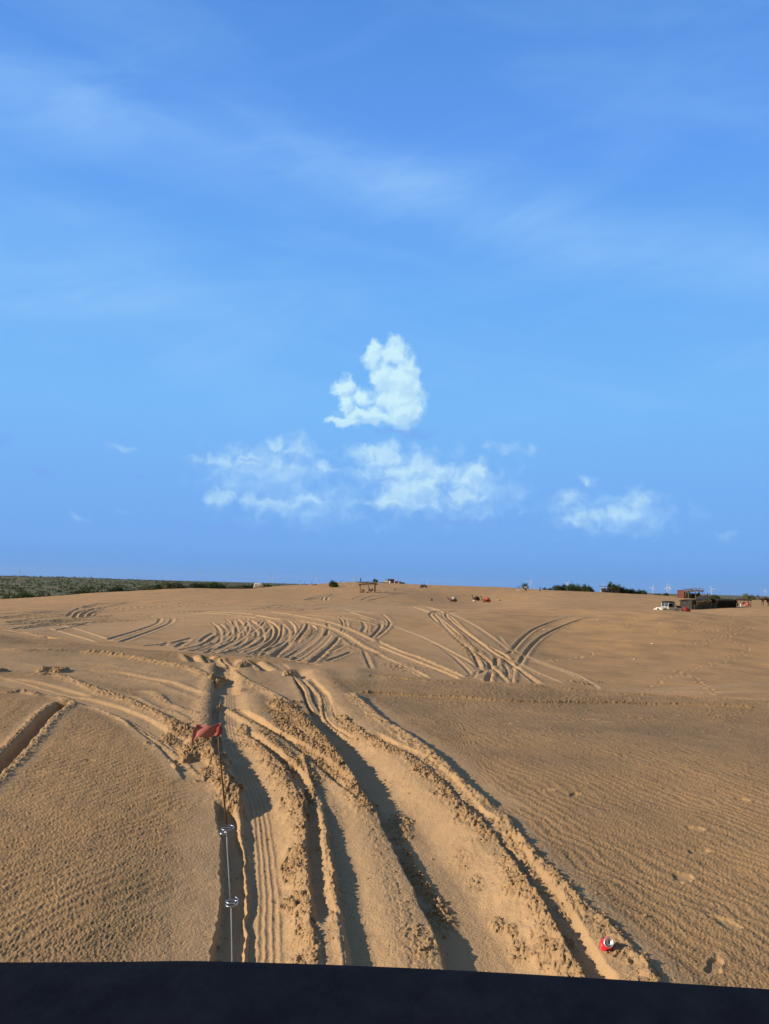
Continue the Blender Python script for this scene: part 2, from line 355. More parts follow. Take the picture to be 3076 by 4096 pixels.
def rut(reg, pts, w, d, el=.05, er=.05, bl=0, br=0, bwl=.12, bwr=.12, clod=0, loose=.0, fin=.4, fout=.4, wb=.03, tread=None, flip=False):
    "a rut: flat floor w wide and d deep, wall widths el/er, banks bl/br high"
    c = curve(reg, pts)
    if len(c) < 2: return
    if c[-1][1] < c[0][1]: c = c[::-1]; fin, fout = fout, fin
    k_ = VS(reg); d *= k_; bl *= k_; br *= k_
    if reg in NEARREG: bwl *= .6; bwr *= .7; er *= .75
    w0, w1 = w if isinstance(w, tuple) else (w, w)
    w = max(w0, w1)
    R = w/2+max(el+bwl*2.2, er+bwr*2.2, loose, .1)+.15
    g, ad, s, t, L = field(c, R)
    s = s + wb*wob[g] + wb*.5*wob2[g]
    w = w0+(w1-w0)*np.clip(t/max(L, .01), 0, 1)
    fi = min(fin, L*.3); fo = min(fout, L*.3)
    f = sstep(0, fi, t)*sstep(0, fo, L-t)*(ad < 1e8)
    f = np.where((t <= 1e-6) | (t >= L-1e-6), 0, f)
    m = sstep(-w/2-el, -w/2, s)*sstep(w/2+er, w/2, s)*f
    mb = np.maximum(m, 0)
    BER[g] *= (1-mb); CLOD[g] *= (1-.8*mb); ADD[g] *= (1-mb*.7)
    q = np.abs(s)
    bL = bl*np.exp(-((-s-w/2-el-bwl*.7)/bwl)**2)*f; bR = br*np.exp(-((s-w/2-er-bwr*.7)/bwr)**2)*f
    nb = bL+bR
    DEP[g] = np.where(m > .02, np.minimum(DEP[g]*(1-m), -d*m), DEP[g]*(1-np.clip(nb/max(bl+br, 1e-3), 0, 1)*.5))
    BER[g] = np.maximum(BER[g], nb)
    if clod: CLOD[g] = np.maximum(CLOD[g], clod*np.clip(nb/max(bl, br, 1e-3)*1.2, 0, 1))
    if loose: LOOSE[g] = np.maximum(LOOSE[g], sstep(w/2+loose, w/2+loose*.35, ad+.25*loose*wob[g])*f)
    if tread:
        off, half, amp = tread; z = (s-off)
        rb = np.exp(-((np.abs(z)-half)/.014)**2)+np.exp(-((z-half*.3)/.011)**2)+np.exp(-((z+half*.35)/.011)**2)
        TREAD[g] = np.where(np.abs(z) < half+.05, amp*rb*f, TREAD[g]*(1-m))
def ridge(reg, pts, h, wl, wr, clod=0, loose=0, fin=.5, fout=.5, wb=.05, ribs=0, power=1.3):
    c = curve(reg, pts)
    if len(c) < 2: return
    k_ = VS(reg); h *= k_
    if c[-1][1] < c[0][1]: c = c[::-1]; fin, fout = fout, fin
    if reg in NEARREG: wl *= .62; wr *= .7
    if reg in NEARREG: loose *= .7
    R = max(wl, wr)*2.3+.15
    g, ad, s, t, L = field(c, R)
    s = s + wb*wob[g] + wb*.4*wob2[g]
    f = sstep(0, min(fin, L*.3), t)*sstep(0, min(fout, L*.3), L-t)
    f = np.where((t <= 1e-6) | (t >= L-1e-6), 0, f)
    k = np.where(s < 0, np.exp(-(np.abs(s)/wl)**power), np.exp(-(np.abs(s)/wr)**power))
    hh = h*(1+.35*wob[g]+.30*wob2[g])
    if ribs: hh = hh*(1+ribs*np.sin(t*2*np.pi/.16+6*wob[g])*sstep(0, wl*.5, -s))
    BER[g] = np.maximum(BER[g], hh*k*f)
    if clod: CLOD[g] = np.maximum(CLOD[g], clod*sstep(.25, .7, k+.35*wob[g])*f)
    if loose: LOOSE[g] = np.maximum(LOOSE[g], sstep(max(wl, wr)+loose, max(wl, wr)*.6, ad)*f)
def drop(reg, pts, h, wr, edge=.04, wb=.03, wl=0):
    "a lip: ground to the right of the path lies h lower, coming back over wr metres"
    c = curve(reg, pts)
    if c[-1][1] < c[0][1]: c = c[::-1]
    g, ad, s, t, L = field(c, wr+.2)
    s = s + wb*wob[g] + wb*.8*wob2[g]
    f = sstep(0, .5, t)*sstep(0, .5, L-t)*((t > 1e-6) & (t < L-1e-6))
    CLOD[g] = np.maximum(CLOD[g], .7*np.exp(-((s-.03)/.035)**2)*f)
    ADD[g] += -h*sstep(-edge, edge, s)*(1-sstep(edge, wr, s))*f
def loosen(reg, cx, cy, rx, ry, k=.75):
    p, a_, b_ = at(cx, cy), at(cx+rx, cy), at(cx, cy-ry)
    if a_ is None: a_ = at(cx-rx, cy)
    nr_ = np.linalg.norm(p) < 26
    if nr_: b_ = at(cx, cy+ry)
    ex = rx*np.linalg.norm(p)/FPX; ey = np.linalg.norm(b_-p)
    q = np.hypot((XX-p[0])/ex, (YY-p[1])/ey)+.8*fbm(XX/2.2, YY/3, 3, 88)
    m = sstep(1.15, .4, q)*(RR < 120)*((RR < 26) if nr_ else (RR > 28))
    LOOSE[:] = np.maximum(LOOSE, k*m); CLOD[:] = np.maximum(CLOD, .16*m*sstep(-.1, .5, fbm(XX*.9, YY*.7, 2, 89)))
def cloddy(reg, cx, cy, rx, ry, k=1.0, h=.0):
    p = at(REG[reg][0]+cx*REG[reg][2], REG[reg][1]+cy*REG[reg][2])
    px_ = at(REG[reg][0]+(cx+rx)*REG[reg][2], REG[reg][1]+cy*REG[reg][2]); py_ = at(REG[reg][0]+cx*REG[reg][2], REG[reg][1]+(cy-ry)*REG[reg][2])
    if p is None or px_ is None or py_ is None: return
    ex = np.linalg.norm(px_-p); ey = np.linalg.norm(py_-p)
    R = max(ex, ey)*1.5; c_ = np.linalg.norm(p); a = math.degrees(math.atan2(p[0], p[1]))
    da = math.degrees(R/c_)
    g = (slice(np.searchsorted(RS, c_-R), np.searchsorted(RS, c_+R)), slice(np.searchsorted(AZ, a-da), np.searchsorted(AZ, a+da)))
    q = np.hypot((XX[g]-p[0])/ex, (YY[g]-p[1])/ey)+.9*fbm(XX[g]*3.1, YY[g]*2.3, 3, 87)+.3*wob2[g]
    m = sstep(1.1, .5, q); CLOD[g] = np.maximum(CLOD[g], k*m); BER[g] = np.maximum(BER[g], h*m)
# ---- beyond the near crest: the churned hollow
for k, (pts, w, d) in enumerate([
 ([(310,185),(325,215),(300,265),(230,330),(150,390),(20,470)], .30, .17), ([(345,178),(400,230),(410,275),(340,325),(200,410),(80,480)], .30, .18),
 ([(435,175),(455,210),(430,250)], .25, .14), ([(470,190),(540,240),(530,280),(440,340),(330,400),(200,480)], .3, .18),
 ([(520,320),(440,350),(360,390),(190,490)], .28, .15), ([(600,190),(680,235),(650,270),(580,340),(480,400),(350,500)], .3, .17),
 ([(620,190),(690,225),(735,275),(725,340),(680,400),(600,460),(530,525)], .42, .24), ([(790,180),(830,200),(880,260),(875,340),(830,430),(760,480),(690,540)], .42, .24),
 ([(870,280),(800,350),(740,420)], .25, .14), ([(1000,200),(1030,230),(1000,290),(950,350),(900,410)], .34, .2),
 ([(1040,230),(1070,250),(1110,290),(1090,350),(1020,430),(930,490),(820,550)], .32, .19), ([(1195,190),(1205,210),(1215,290),(1150,380),(1080,440),(880,570)], .3, .18),
 ([(1330,340),(1270,410),(1200,480),(1100,560),(1050,595)], .3, .17), ([(1390,420),(1300,460),(1230,495)], .26, .15), ([(1450,485),(1340,530),(1200,580)], .24, .13),
 ([(1290,150),(1350,200),(1355,260),(1340,310)], .26, .13), ([(1330,150),(1385,200),(1390,260),(1375,320)], .2, .08), ([(1530,215),(1550,230),(1570,260),(1550,310)], .22, .13), ([(1580,220),(1600,250),(1590,310)], .2, .09),
 ([(1540,470),(1580,560),(1620,650)], .25, .10), ([(430,100),(500,90),(650,50)], .3, .12), ([(600,85),(720,45)], .3, .13), ([(740,80),(800,50)], .25, .1), ([(820,80),(870,50)], .25, .1),
 ([(910,105),(1000,85)], .3, .1), ([(1080,95),(1160,75),(1400,50)], .3, .13), ([(0,400),(60,350),(130,310)], .3, .14), ([(0,440),(90,390),(160,340)], .3, .14), ([(620,200),(560,260),(420,340),(250,430)], .2, .1), ([(780,230),(770,330),(700,430),(580,530)], .2, .1), ([(930,300),(860,420),(780,500)], .2, .1),
 ([(1160,250),(1140,330),(1060,410),(960,480),(860,545)], .18, .09), ([(1250,330),(1160,430),(1010,540),(940,580)], .2, .1)]):
    rr_ = random.Random(k)
    for q_ in range(5 if len(pts) > 4 else 2):   # thin tread lines beside each wheel mark
        ox = rr_.uniform(-38, 38); a_ = rr_.randint(0, 1); b_ = len(pts)-rr_.randint(0, 1)
        if b_-a_ > 2: rut('N3', [(x+ox*(1+.3*rr_.random()), y+ox*.15+rr_.uniform(-5, 5)) for x, y in pts[a_:b_]], rr_.uniform(.08, .16), rr_.uniform(.04, .09), .04, .05, .02, .03, .08, .1, loose=.3, fin=.8, fout=1.0, wb=.05)
    rut('N3', pts, w*rr_.uniform(.38, .8), d*rr_.uniform(.55, .95), .04, .07, d*.12, d*.25, .09, .13, clod=.3 if k % 3 else .6, loose=.5, fin=1.2, fout=.3, wb=.06)
for pts, w, d in [([(0,110),(400,130),(700,180),(950,200),(1200,260),(1350,330),(1500,430),(1661,505)], .5, .12), ([(640,110),(900,150),(1200,210),(1400,280),(1550,350),(1661,400)], .45, .10),
                  ([(0,120),(250,140),(520,175)], .4, .06), ([(1000,60),(1250,35),(1661,30)], .5, .06), ([(1400,115),(1520,150),(1661,190)], .4, .07), ([(850,140),(1150,155),(1450,190),(1661,240)], .3, .08)]:
    rut('N3', pts, w, d, .12, .1, .04, .07, .2, .25, clod=.35, loose=1.0, wb=.1)
for pts, w, d in [([(295,72),(320,48),(400,26),(530,8)], .35, .34), ([(320,76),(345,52),(450,30),(560,10)], .30, .34), ([(352,76),(385,48),(520,27),(700,16),(980,18)], .32, .4), ([(380,74),(420,50),(560,36),(700,24),(960,20)], .26, .34),
                  ([(300,60),(340,36),(420,16),(500,6)], .3, .18), ([(200,120),(300,150),(410,182)], .22, .07), ([(220,100),(340,130),(480,178)], .22, .07), ([(690,78),(680,100),(600,130),(460,172)], .25, .09), ([(745,80),(730,102),(650,135),(520,182)], .25, .09),
                  ([(430,90),(350,108),(240,132)], .25, .08), ([(790,64),(690,66),(560,75)], .2, .06), ([(0,62),(200,52),(420,48)], .3, .1), ([(0,76),(150,66),(330,58)], .3, .08), ([(0,100),(200,96),(440,80),(640,70),(900,60)], .4, .08), ([(820,168),(760,205)], .25, .1), ([(730,180),(700,200)], .2, .08),
                  ([(60,92),(110,82)], .2, .07), ([(640,60),(800,58),(980,64)], .3, .08), ([(840,160),(740,185),(600,200)], .25, .08), ([(1480,40),(1540,50),(1661,66)], .3, .08), ([(1540,72),(1600,90),(1661,100)], .25, .1), ([(1640,90),(1640,120),(1600,165)], .22, .12), ([(1560,90),(1575,115),(1560,140)], .22, .1)]:
    rut('m1', pts, w, d, .06, .08, d*.15, d*.3, .10, .14, clod=.3, loose=.5, fin=1.0, fout=1.2, wb=.08)
for q_ in range(26):      # long faint wheel lines sweeping in from the left
    y0 = random.uniform(30, 130); y1 = max(18, y0*.72+random.uniform(-12, 4)); bow = random.uniform(-5, 5)
    x0 = random.uniform(-80, 500); x1 = x0+random.uniform(350, 900)
    rut('m1', [(x0, y0), ((x0*2+x1)/3, y0+(y1-y0)*.45+bow), ((x0+x1*2)/3, y0+(y1-y0)*.8+bow*.6), (x1, y1)], random.uniform(.15, .3), random.uniform(.12, .24), .05, .08, .03, .07, .1, .15, clod=.6, loose=.5, fin=1.5, fout=1.5, wb=.1)
for q_ in range(14):
    x0 = random.uniform(880, 1250); y0 = random.uniform(70, 110); L_ = random.uniform(180, 420); bend = random.uniform(20, 60)
    rut('m1', [(x0, y0), (x0+bend*.6, y0+35), (x0+bend*.2, y0+80), (x0-L_*.35, y0+120), (x0-L_*.7, min(y0+150, 235))], random.uniform(.08, .16), random.uniform(.05, .1), .04, .05, .01, .03, .08, .1, loose=.3, clod=.2, fin=1, fout=.5, wb=.07)
for pts, w, d in [([(0,85),(100,120),(250,185),(345,250),(430,340)], .3, .09), ([(0,95),(60,108),(200,160),(360,240),(470,305)], .3, .09),
                  ([(0,170),(100,215),(200,250),(380,330)], .42, .14), ([(0,190),(120,240),(300,310),(350,335)], .35, .12), ([(0,225),(100,270),(240,335)], .3, .11),
                  ([(0,14),(150,28),(240,60),(330,130),(380,185),(440,235),(485,275),(475,345)], .34, .2), ([(40,6),(200,26),(300,62),(370,125),(440,180),(540,230),(575,290),(565,350)], .34, .2),
                  ([(270,44),(232,62),(300,120),(350,160),(400,210),(425,250),(440,285)], .3, .2), ([(350,45),(298,60),(340,105),(420,165),(500,225),(560,260),(690,355)], .3, .18),
                  ([(250,60),(330,150),(390,200)], .3, .12), ([(420,215),(470,255)], .3, .16), ([(515,240),(505,280)], .28, .18), ([(540,270),(560,300),(548,345)], .25, .14),
                  ([(1070,46),(850,64),(700,110),(630,155),(565,228)], .28, .15), ([(980,62),(860,84),(725,142),(655,200),(600,282)], .28, .16),
                  ([(500,290),(560,348)], .28, .13), ([(590,285),(640,318),(692,356)], .28, .12), ([(520,150),(570,205),(700,262),(850,318),(950,378)], .3, .06), ([(570,250),(690,310),(790,350)], .25, .06), ([(300,50),(420,110),(520,180),(560,215)], .4, .09),
                  ([(30,60),(62,95),(40,130),(0,160)], .25, .12), ([(380,330),(440,310),(470,290)], .22, .1), ([(410,335),(430,300)], .2, .08), ([(1040,384),(1300,372),(1661,352)], .3, .03), ([(960,378),(1300,390),(1661,384)], .3, .025)]:
    for q_ in range(2 if d > .08 else 1): rut('m2', [(x+random.uniform(-16, 16)*(.3+abs(y-150)/300)+(8 if q_ else -8), y+random.uniform(-2, 2)) for x, y in pts], random.uniform(.08, .16), .06, .03, .04, .01, .03, .06, .1, loose=.4, wb=.05)
    rut('m2', pts, w*random.uniform(.5, .68), d*.95, .06, .08, d*.15, d*.3, .10, .14, clod=.4 if d > .1 else .15, loose=.55, fin=1.0, fout=1.0, wb=.08)
for c_ in [('m2', 365, 165, 30, 30, .8), ('m2', 420, 225, 35, 40, .9), ('m2', 520, 250, 20, 25, .8), ('m2', 868, 350, 40, 6, .9), ('m2', 925, 344, 25, 5, .9), ('m2', 100, 280, 80, 20, .5), ('N3', 1000, 330, 60, 60, .8), ('N3', 1450, 440, 70, 40, .6), ('N3', 700, 85, 260, 18, .5), ('m1', 1580, 230, 50, 20, .4)]:
    cloddy(*c_)
# farther: pairs of tracks near the shelter and on the slopes
for pts, w, d in [([(1218,2400),(1278,2383),(1355,2372)], .5, .16), ([(1234,2401),(1292,2386),(1362,2374)], .45, .14), ([(1290,2401),(1298,2386),(1345,2375)], .45, .15), ([(1308,2401),(1316,2386),(1362,2373)], .45, .15),
                  ([(1410,2398),(1435,2386),(1470,2378),(1515,2372),(1560,2364)], .5, .14), ([(1445,2400),(1490,2384),(1570,2374),(1672,2364)], .5, .16), ([(1475,2402),(1530,2390),(1590,2384)], .5, .18), ([(1460,2392),(1560,2380),(1640,2372)], .4, .12),
                  ([(1370,2330),(1395,2345),(1410,2349)], .5, .1), ([(1412,2332),(1406,2348)], .5, .1), ([(1575,2340),(1610,2352),(1660,2360)], .6, .1), ([(1920,2427),(1990,2412),(2080,2402),(2210,2396)], .4, .1), ([(1955,2431),(2010,2419),(2080,2408)], .4, .08),
                  ([(1965,2360),(2000,2364),(2040,2362)], .6, .15), ([(1990,2368),(2010,2362),(2060,2364)], .6, .12), ([(2140,2398),(2260,2395),(2400,2402),(2560,2420)], .35, .07), ([(2240,2468),(2330,2454),(2400,2450),(2520,2443)], .35, .07), ([(2060,2440),(2300,2426),(2480,2436)], .35, .05)]:
    rut('s', pts, w*.7, d*1.2, .06, .1, d*.15, d*.3, .15, .2, clod=.15, loose=.35, fin=1.5, fout=2, wb=.12)
# footprints wandering over the slopes
def prints(pts, n, sp=.35, depth=.05, size=.16):
    c = curve('s', pts, 6); L = np.concatenate([[0], np.cumsum(np.hypot(*np.diff(c, axis=0).T))])
    for q in range(n):
        s_ = (q+.5+.25*random.uniform(-1, 1))/n*L[-1]; x = np.interp(s_, L, c[:, 0]); y = np.interp(s_, L, c[:, 1])
        dimple(x+random.uniform(-sp, sp), y+random.uniform(-sp, sp), size*random.uniform(.8, 1.3), size*random.uniform(1.3, 2.2), depth, random.uniform(-.5, .5))
def dimple(x, y, ax, ay, depth, rot=0, sharp=False):
    r = math.hypot(x, y); a = math.degrees(math.atan2(x, y)); R = max(ax, ay)*1.6
    da = math.degrees(R/r)
    g = (slice(np.searchsorted(RS, r-R), np.searchsorted(RS, r+R)), slice(np.searchsorted(AZ, a-da), np.searchsorted(AZ, a+da)))
    dx = XX[g]-x; dy = YY[g]-y; c_, s_ = math.cos(rot), math.sin(rot)
    q = np.hypot((dx*c_+dy*s_)/ax, (-dx*s_+dy*c_)/ay) + (.45*wob2[g]+.5*fbm(XX[g]*9, YY[g]*9, 2, 77) if sharp else 0)
    if sharp: p = -depth*sstep(1.1, .85, q) + depth*.25*np.exp(-((q-1.25)/.2)**2)
    else: p = -depth*sstep(1.1, .4, q) + depth*.4*np.exp(-((q-1.3)/.25)**2)
    ADD[g] += p; LOOSE[g] = np.maximum(LOOSE[g], .55*sstep(1.5, .9, q))
for P_ in [([(2950,2440),(2920,2500),(2930,2560),(2990,2600),(2900,2640),(2700,2700),(2600,2750)], 70), ([(2480,2460),(2620,2490),(2740,2497),(2900,2480)], 30), ([(2150,2650),(2300,2630),(2430,2608)], 22),
           ([(2980,2510),(2850,2560),(2740,2580)], 26), ([(2370,2470),(2500,2500),(2540,2512)], 14), ([(2700,2680),(2790,2720),(2850,2780)], 14), ([(1780,2330+70),(1900,2404),(2040,2380)], 50), ([(1700,2370),(1800,2380),(1960,2375)], 40), ([(2100,2372),(2300,2376),(2500,2384)], 40),
           ([(820,2380),(960,2365),(1100,2352)], 40), ([(700,2380),(880,2392),(1120,2386)], 36), ([(1000,2560+30),(900,2480),(780,2460)], 10), ([(1900,2340+62),(1960,2412),(2020,2400)], 34), ([(2850,2480),(2990,2440),(3070,2430)], 30), ([(2640,2530),(2860,2520),(3070,2510)], 30)]:
    prints(P_[0], P_[1])
# ---- on this side of the crest
# far left: banks and wheel lines of the churned shoulder
ridge('N1', [(560,18),(760,30),(900,50),(1080,78),(1300,120),(1450,160),(1560,215)], .20, .32, .22, clod=.35, loose=.4, ribs=.25)
ridge('N1', [(0,8),(300,10),(600,14)], .12, .4, .4, clod=.2, loose=.5)
ridge('N1', [(0,88),(160,100),(330,135),(470,150),(600,160)], .06, .3, .3, loose=.5)
ridge('N1', [(540,85),(800,112),(1100,168),(1300,200),(1560,235)], .07, .35, .14, loose=.6)
rut('N1', [(560,150),(800,165),(1000,200),(1200,240),(1420,320),(1600,390)], .26, .06, .1, .12, .02, .05, loose=.4)
ridge('N1', [(900,208),(1100,232),(1300,292),(1450,345),(1600,398)], .10, .3, .10, loose=.6)
ridge('N1', [(1020,290),(1160,330),(1230,390),(1330,430),(1450,478),(1520,520)], .09, .2, .12, loose=.4, clod=.3)
ridge('N1', [(960,335),(1100,400),(1200,440),(1300,460),(1430,555)], .07, .2, .12, loose=.4, ribs=.3)
ridge('N1', [(150,188),(420,190),(540,225),(620,262),(760,310),(870,350),(1000,398),(1150,465),(1260,530),(1400,620)], .11, .26, .14, clod=.55, loose=.4)
ridge('N1', [(0,248),(140,262),(250,300),(380,330),(470,358),(560,392),(650,400)], .10, .18, .2, clod=.55, loose=.3)
ridge('N1', [(0,330),(120,310),(200,315),(330,350)], .08, .2, .15, clod=.6, loose=.2)
rut('N1', [(0,215),(180,240),(330,270),(480,310),(640,350)], .3, .06, .12, .1, 0, .03, loose=.5)
rut('N1', [(-120,205),(60,232),(250,282),(430,330),(560,358),(700,392),(850,440),(1000,510),(1150,612),(1280,715),(1400,840),(1510,980)], .34, .09, .06, .12, .0, .0, loose=.25, wb=.02)
ridge('N1', [(650,400),(800,465),(920,525),(1060,602),(1200,700),(1330,800),(1440,900),(1550,1010)], .06, .10, .06, clod=.2)
ridge('N1', [(720,420),(880,478),(1050,570),(1220,680),(1360,800),(1480,930)], .045, .035, .03, wb=.015)
# deep slot at the left
rut('z3', [(352,150),(250,235),(150,345),(60,440),(-60,550),(-200,690)], .12, .34, .04, .06, .04, .03, .10, .12, clod=.5, loose=.35, fin=.15, fout=.12)
# left wheel corridor
drop('z4', [(80,690),(110,760),(124,880),(136,1050),(134,1200),(118,1330),(92,1460),(72,1640)], .07, .40, .025)
rut('N2', [(440,170),(400,240),(395,330),(395,430),(395,520),(395,640),(405,760),(430,900),(450,1000)], .34, .24, .05, .35, .10, .05, .25, .3, clod=.2, loose=.8, fin=.3, fout=1.0)
rut('z4', [(150,90),(150,170),(152,280),(188,410),(240,540),(292,680),(318,850),(335,1050),(340,1250),(335,1400),(328,1720)], .22, .18, .05, .42, .02, .10, .08, .35, loose=.8, fout=.1, wb=.012, tread=(.055, .07, .0075))
ridge('z4', [(238,720),(245,850),(252,1000),(262,1120),(258,1250),(240,1350)], .05, .07, .05, clod=.2)
rut('z4', [(128,700),(152,800),(168,900),(180,1050),(186,1200),(176,1350),(160,1450),(150,1700)], .15, .20, .02, .06, .0, .0, clod=.3, loose=.1, fout=.1)
ridge('z4', [(10,360),(60,440),(110,530),(160,620),(205,700),(238,780)], .19, .30, .12, clod=1.0, loose=.1, wb=.05)
cloddy('z3', 1120, 400, 110, 70, 1.0, .06); cloddy('z3', 1190, 520, 80, 70, 1.0, .04); cloddy('z3', 1010, 330, 110, 60, .9, .02); cloddy('z3', 1270, 640, 60, 70, .9, .02)
ridge('N1', [(1230,500),(1330,580),(1440,640),(1540,720)], .12, .25, .14, clod=.9)
# middle lobes
rut('z4', [(140,170),(215,185),(300,248),(430,322),(560,402),(700,512),(830,625),(950,735),(1040,830)], .12, .13, .06, .05, .05, .0, .10, .1, clod=.35, loose=.4, fin=.3, wb=.02)
ridge('z4', [(225,250),(300,370),(400,470),(480,580),(545,700),(580,820),(598,950),(620,1080),(592,1200),(600,1350),(630,1490),(650,1700)], .13, .30, .06, clod=.55, loose=.5, wb=.05, fout=.1)
rut('z4', [(250,300),(360,400),(460,490),(560,590),(620,700),(632,820),(642,950),(655,1080),(668,1200),(690,1330),(710,1430)], .09, .10, .05, .08, .0, .04, clod=.7, loose=.1, wb=.03)
cloddy('z4', 480, 500, 110, 70, .8); cloddy('z4', 590, 700, 50, 110, .9); cloddy('z4', 510, 1060, 60, 110, .9, .02); cloddy('z4', 510, 1240, 70, 40, .9, .02); cloddy('z4', 600, 1460, 60, 90, .7, .01)
ridge('z4', [(560,430),(590,540),(630,650),(662,760),(680,900),(700,1080),(718,1180),(745,1320),(765,1450),(790,1700)], .12, .09, .06, clod=.25, loose=.1, wb=.02, fout=.1)
rut('z4', [(640,560),(720,720),(760,880),(790,1020),(820,1180),(850,1330),(880,1480),(920,1700)], .13, .08, .05, .3, .0, .02, loose=.1, wb=.03, clod=.2, fout=.1)
# clod bank and the right wheel rut
ridge('N2', [(470,250),(520,310),(600,370),(700,420),(800,470),(930,545),(1010,600)], .17, .40, .12, clod=.2, loose=.5, ribs=.15)
ridge('z4', [(400,130),(480,190),(570,260),(650,335),(760,455),(860,555),(950,665),(1030,770),(1085,840)], .20, .40, .12, clod=1.0, loose=.2, wb=.05, fin=.8)
ridge('z4', [(380,190),(500,300),(620,410),(740,520),(860,620),(960,730)], .08, .22, .16, clod=1.0, wb=.05)
cloddy('z4', 500, 230, 90, 90, .9)
rut('z4', [(520,-40),(555,40),(592,95),(640,190),(715,300),(805,420),(910,550),(1010,680),(1115,815),(1200,950),(1295,1110),(1400,1300),(1500,1480),(1600,1700)], (.42, .12), .25, .045, .55, .02, .13, .12, .45, clod=.12, loose=.9, fin=.5, fout=.1, wb=.025)
rut('N2', [(880,210),(940,260),(1000,330),(1090,420),(1120,520),(1180,620)], .1, .03, .03, .03, 0, .02, loose=.3, wb=.01, tread=(0, .07, .007))
ridge('z4', [(1130,850),(1150,950),(1260,1130),(1360,1280),(1420,1420)], .02, .2, .1, clod=.8)
rut('z4', [(600,10),(700,120),(712,195),(745,250),(850,322),(900,345)], .09, .09, .05, .05, .06, .03, .08, .08, loose=.3, clod=.3)
cloddy('z4', 1100, 780, 90, 90, .6); cloddy('z4', 1210, 1460, 110, 100, .5, .01); cloddy('z4', 1530, 1120, 60, 50, .35); cloddy('z4', 1450, 980, 60, 50, .3)
# right-hand banks
ridge('z4', [(780,215),(860,300),(930,352),(1050,420),(1180,492),(1290,585),(1400,700),(1500,805),(1600,905),(1680,985)], .13, .30, .09, clod=.75, loose=.3, wb=.05)
ridge('z5', [(160,940),(235,1035),(335,1185),(440,1375),(540,1540),(620,1700)], .15, .28, .08, clod=.7, loose=.3, wb=.05, fout=.1)
rut('z4', [(950,330),(1080,400),(1200,465),(1330,560),(1450,680),(1560,790),(1661,890)], .09, .06, .05, .06, clod=.8, loose=.1)
rut('z5', [(170,880),(270,1010),(370,1150),(470,1300),(570,1470),(680,1650)], .10, .07, .05, .06, clod=.7, loose=.1, fout=.1)
ridge('z4', [(840,110),(950,210),(1060,300),(1180,372),(1290,462),(1400,562),(1520,672),(1661,775)], .22, .55, .13, clod=.3, loose=.3, wb=.03)
ridge('z5', [(120,735),(172,785),(250,890),(350,1010),(480,1145),(600,1290),(720,1395),(830,1500),(960,1640),(1000,1700)], .17, .32, .11, clod=.5, loose=.1, wb=.04, fout=.1)
ridge('z5', [(640,1330),(760,1430),(880,1560),(980,1680)], .05, .1, .05, wb=.02, fout=.1)
for cc in [(230,1380,40,40), (340,1320,40,60), (270,1480,60,60), (150,1330,60,50), (400,1540,50,70), (540,1480,50,50), (480,1480,60,40), (560,1340,90,60)]: cloddy('z5', *cc, .7, .01)
# spoil lines running along the crest to the right
ridge('m2', [(-60,308),(0,322),(300,347),(700,368),(1000,396),(1300,406),(1661,424)], .05, .12, .10, clod=.5, wb=.10)
ridge('m2', [(-120,388),(0,396),(300,411),(600,432),(900,437),(1200,441),(1450,448),(1661,462)], .075, .10, .08, clod=.7, wb=.08)
ridge('m2', [(200,380),(500,396),(860,420),(1200,418)], .03, .1, .08, clod=.4, wb=.04)
# broken edge of the crest
rut('m1', [(-20,126),(60,134),(130,147),(225,166)], .34, .75, .03, .25, .10, 0, clod=.4, fin=.3, wb=.1)
rut('N2', [(585,160),(700,168),(860,181),(1000,201),(1100,217),(1220,231),(1340,249)], .30, .75, .04, .12, .0, .08, clod=.5, fin=.3, fout=.5, wb=.06)
for pts in [[(110,140),(125,170),(160,205)], [(250,150),(265,190),(310,225)], [(315,165),(340,200),(385,240)], [(640,195),(690,235),(760,275)]]:
    rut('N2', pts, .16, .2, .03, .25, .05, .04, clod=.4, loose=.3, fin=.1, fout=.2)
for c_ in [('N1', 330, 148, 60, 14, .9, .05), ('N1', 430, 155, 90, 12, .9, .05), ('N1', 1600, 215, 45, 22, 1, .12), ('N2', 550, 240, 60, 25, .8, .05), ('N2', 940, 300, 50, 15, .9, .08), ('N2', 560, 440, 40, 12, .6), ('N2', 355, 570, 30, 25, .9, .03), ('N1', 10, 155, 25, 12, .8, .03), ('N2', 370, 360, 40, 35, 1, .12)]:
    cloddy(*c_)
for c_ in [('s', 1150, 2530, 520, 85), ('s', 650, 2690, 600, 60), ('s', 200, 2650, 420, 70, .85), ('s', 1350, 2690, 250, 40), ('s', 1850, 2590, 330, 70), ('s', 1250, 2900, 200, 150), ('s', 300, 2500, 350, 40), ('s', 1600, 2640, 300, 60), ('s', 700, 2470, 400, 45), ('s', 1500, 2430, 330, 26)]: loosen(*c_)
# footprints on the rippled sand
for u, v, ax, ay, rot in [(2017,2893,.13,.07,.1), (2055,2886,.12,.07,.2), (2210,2885,.16,.07,0), (2260,2888,.14,.07,0), (2350,2878,.18,.07,0), (2410,2888,.18,.07,0), (2545,2876,.14,.06,.1), (2600,2880,.14,.06,0), (2700,2862,.12,.06,0), (2860,2865,.12,.06,0),
                          (2965,3195,.085,.09,.4), (2785,3315,.10,.09,-.3), (2790,3405,.15,.06,.4), (2735,3505,.09,.13,-.6), (2895,3690,.085,.12,.3), (2295,3178,.05,.10,-.8), (2180,3160,.16,.05,.2), (2860,3860,.05,.18,-.6),
                          (150,3080,.14,.035,0), (275,3090,.1,.03,.1), (360,3038,.07,.035,.3), (290,2950,.1,.035,.1), (385,2938,.1,.04,.1), (600,3000,.08,.03,.1)]:
    p = at(u, v); dimple(p[0], p[1], ax*.85, ay*.85, .015, rot, True)
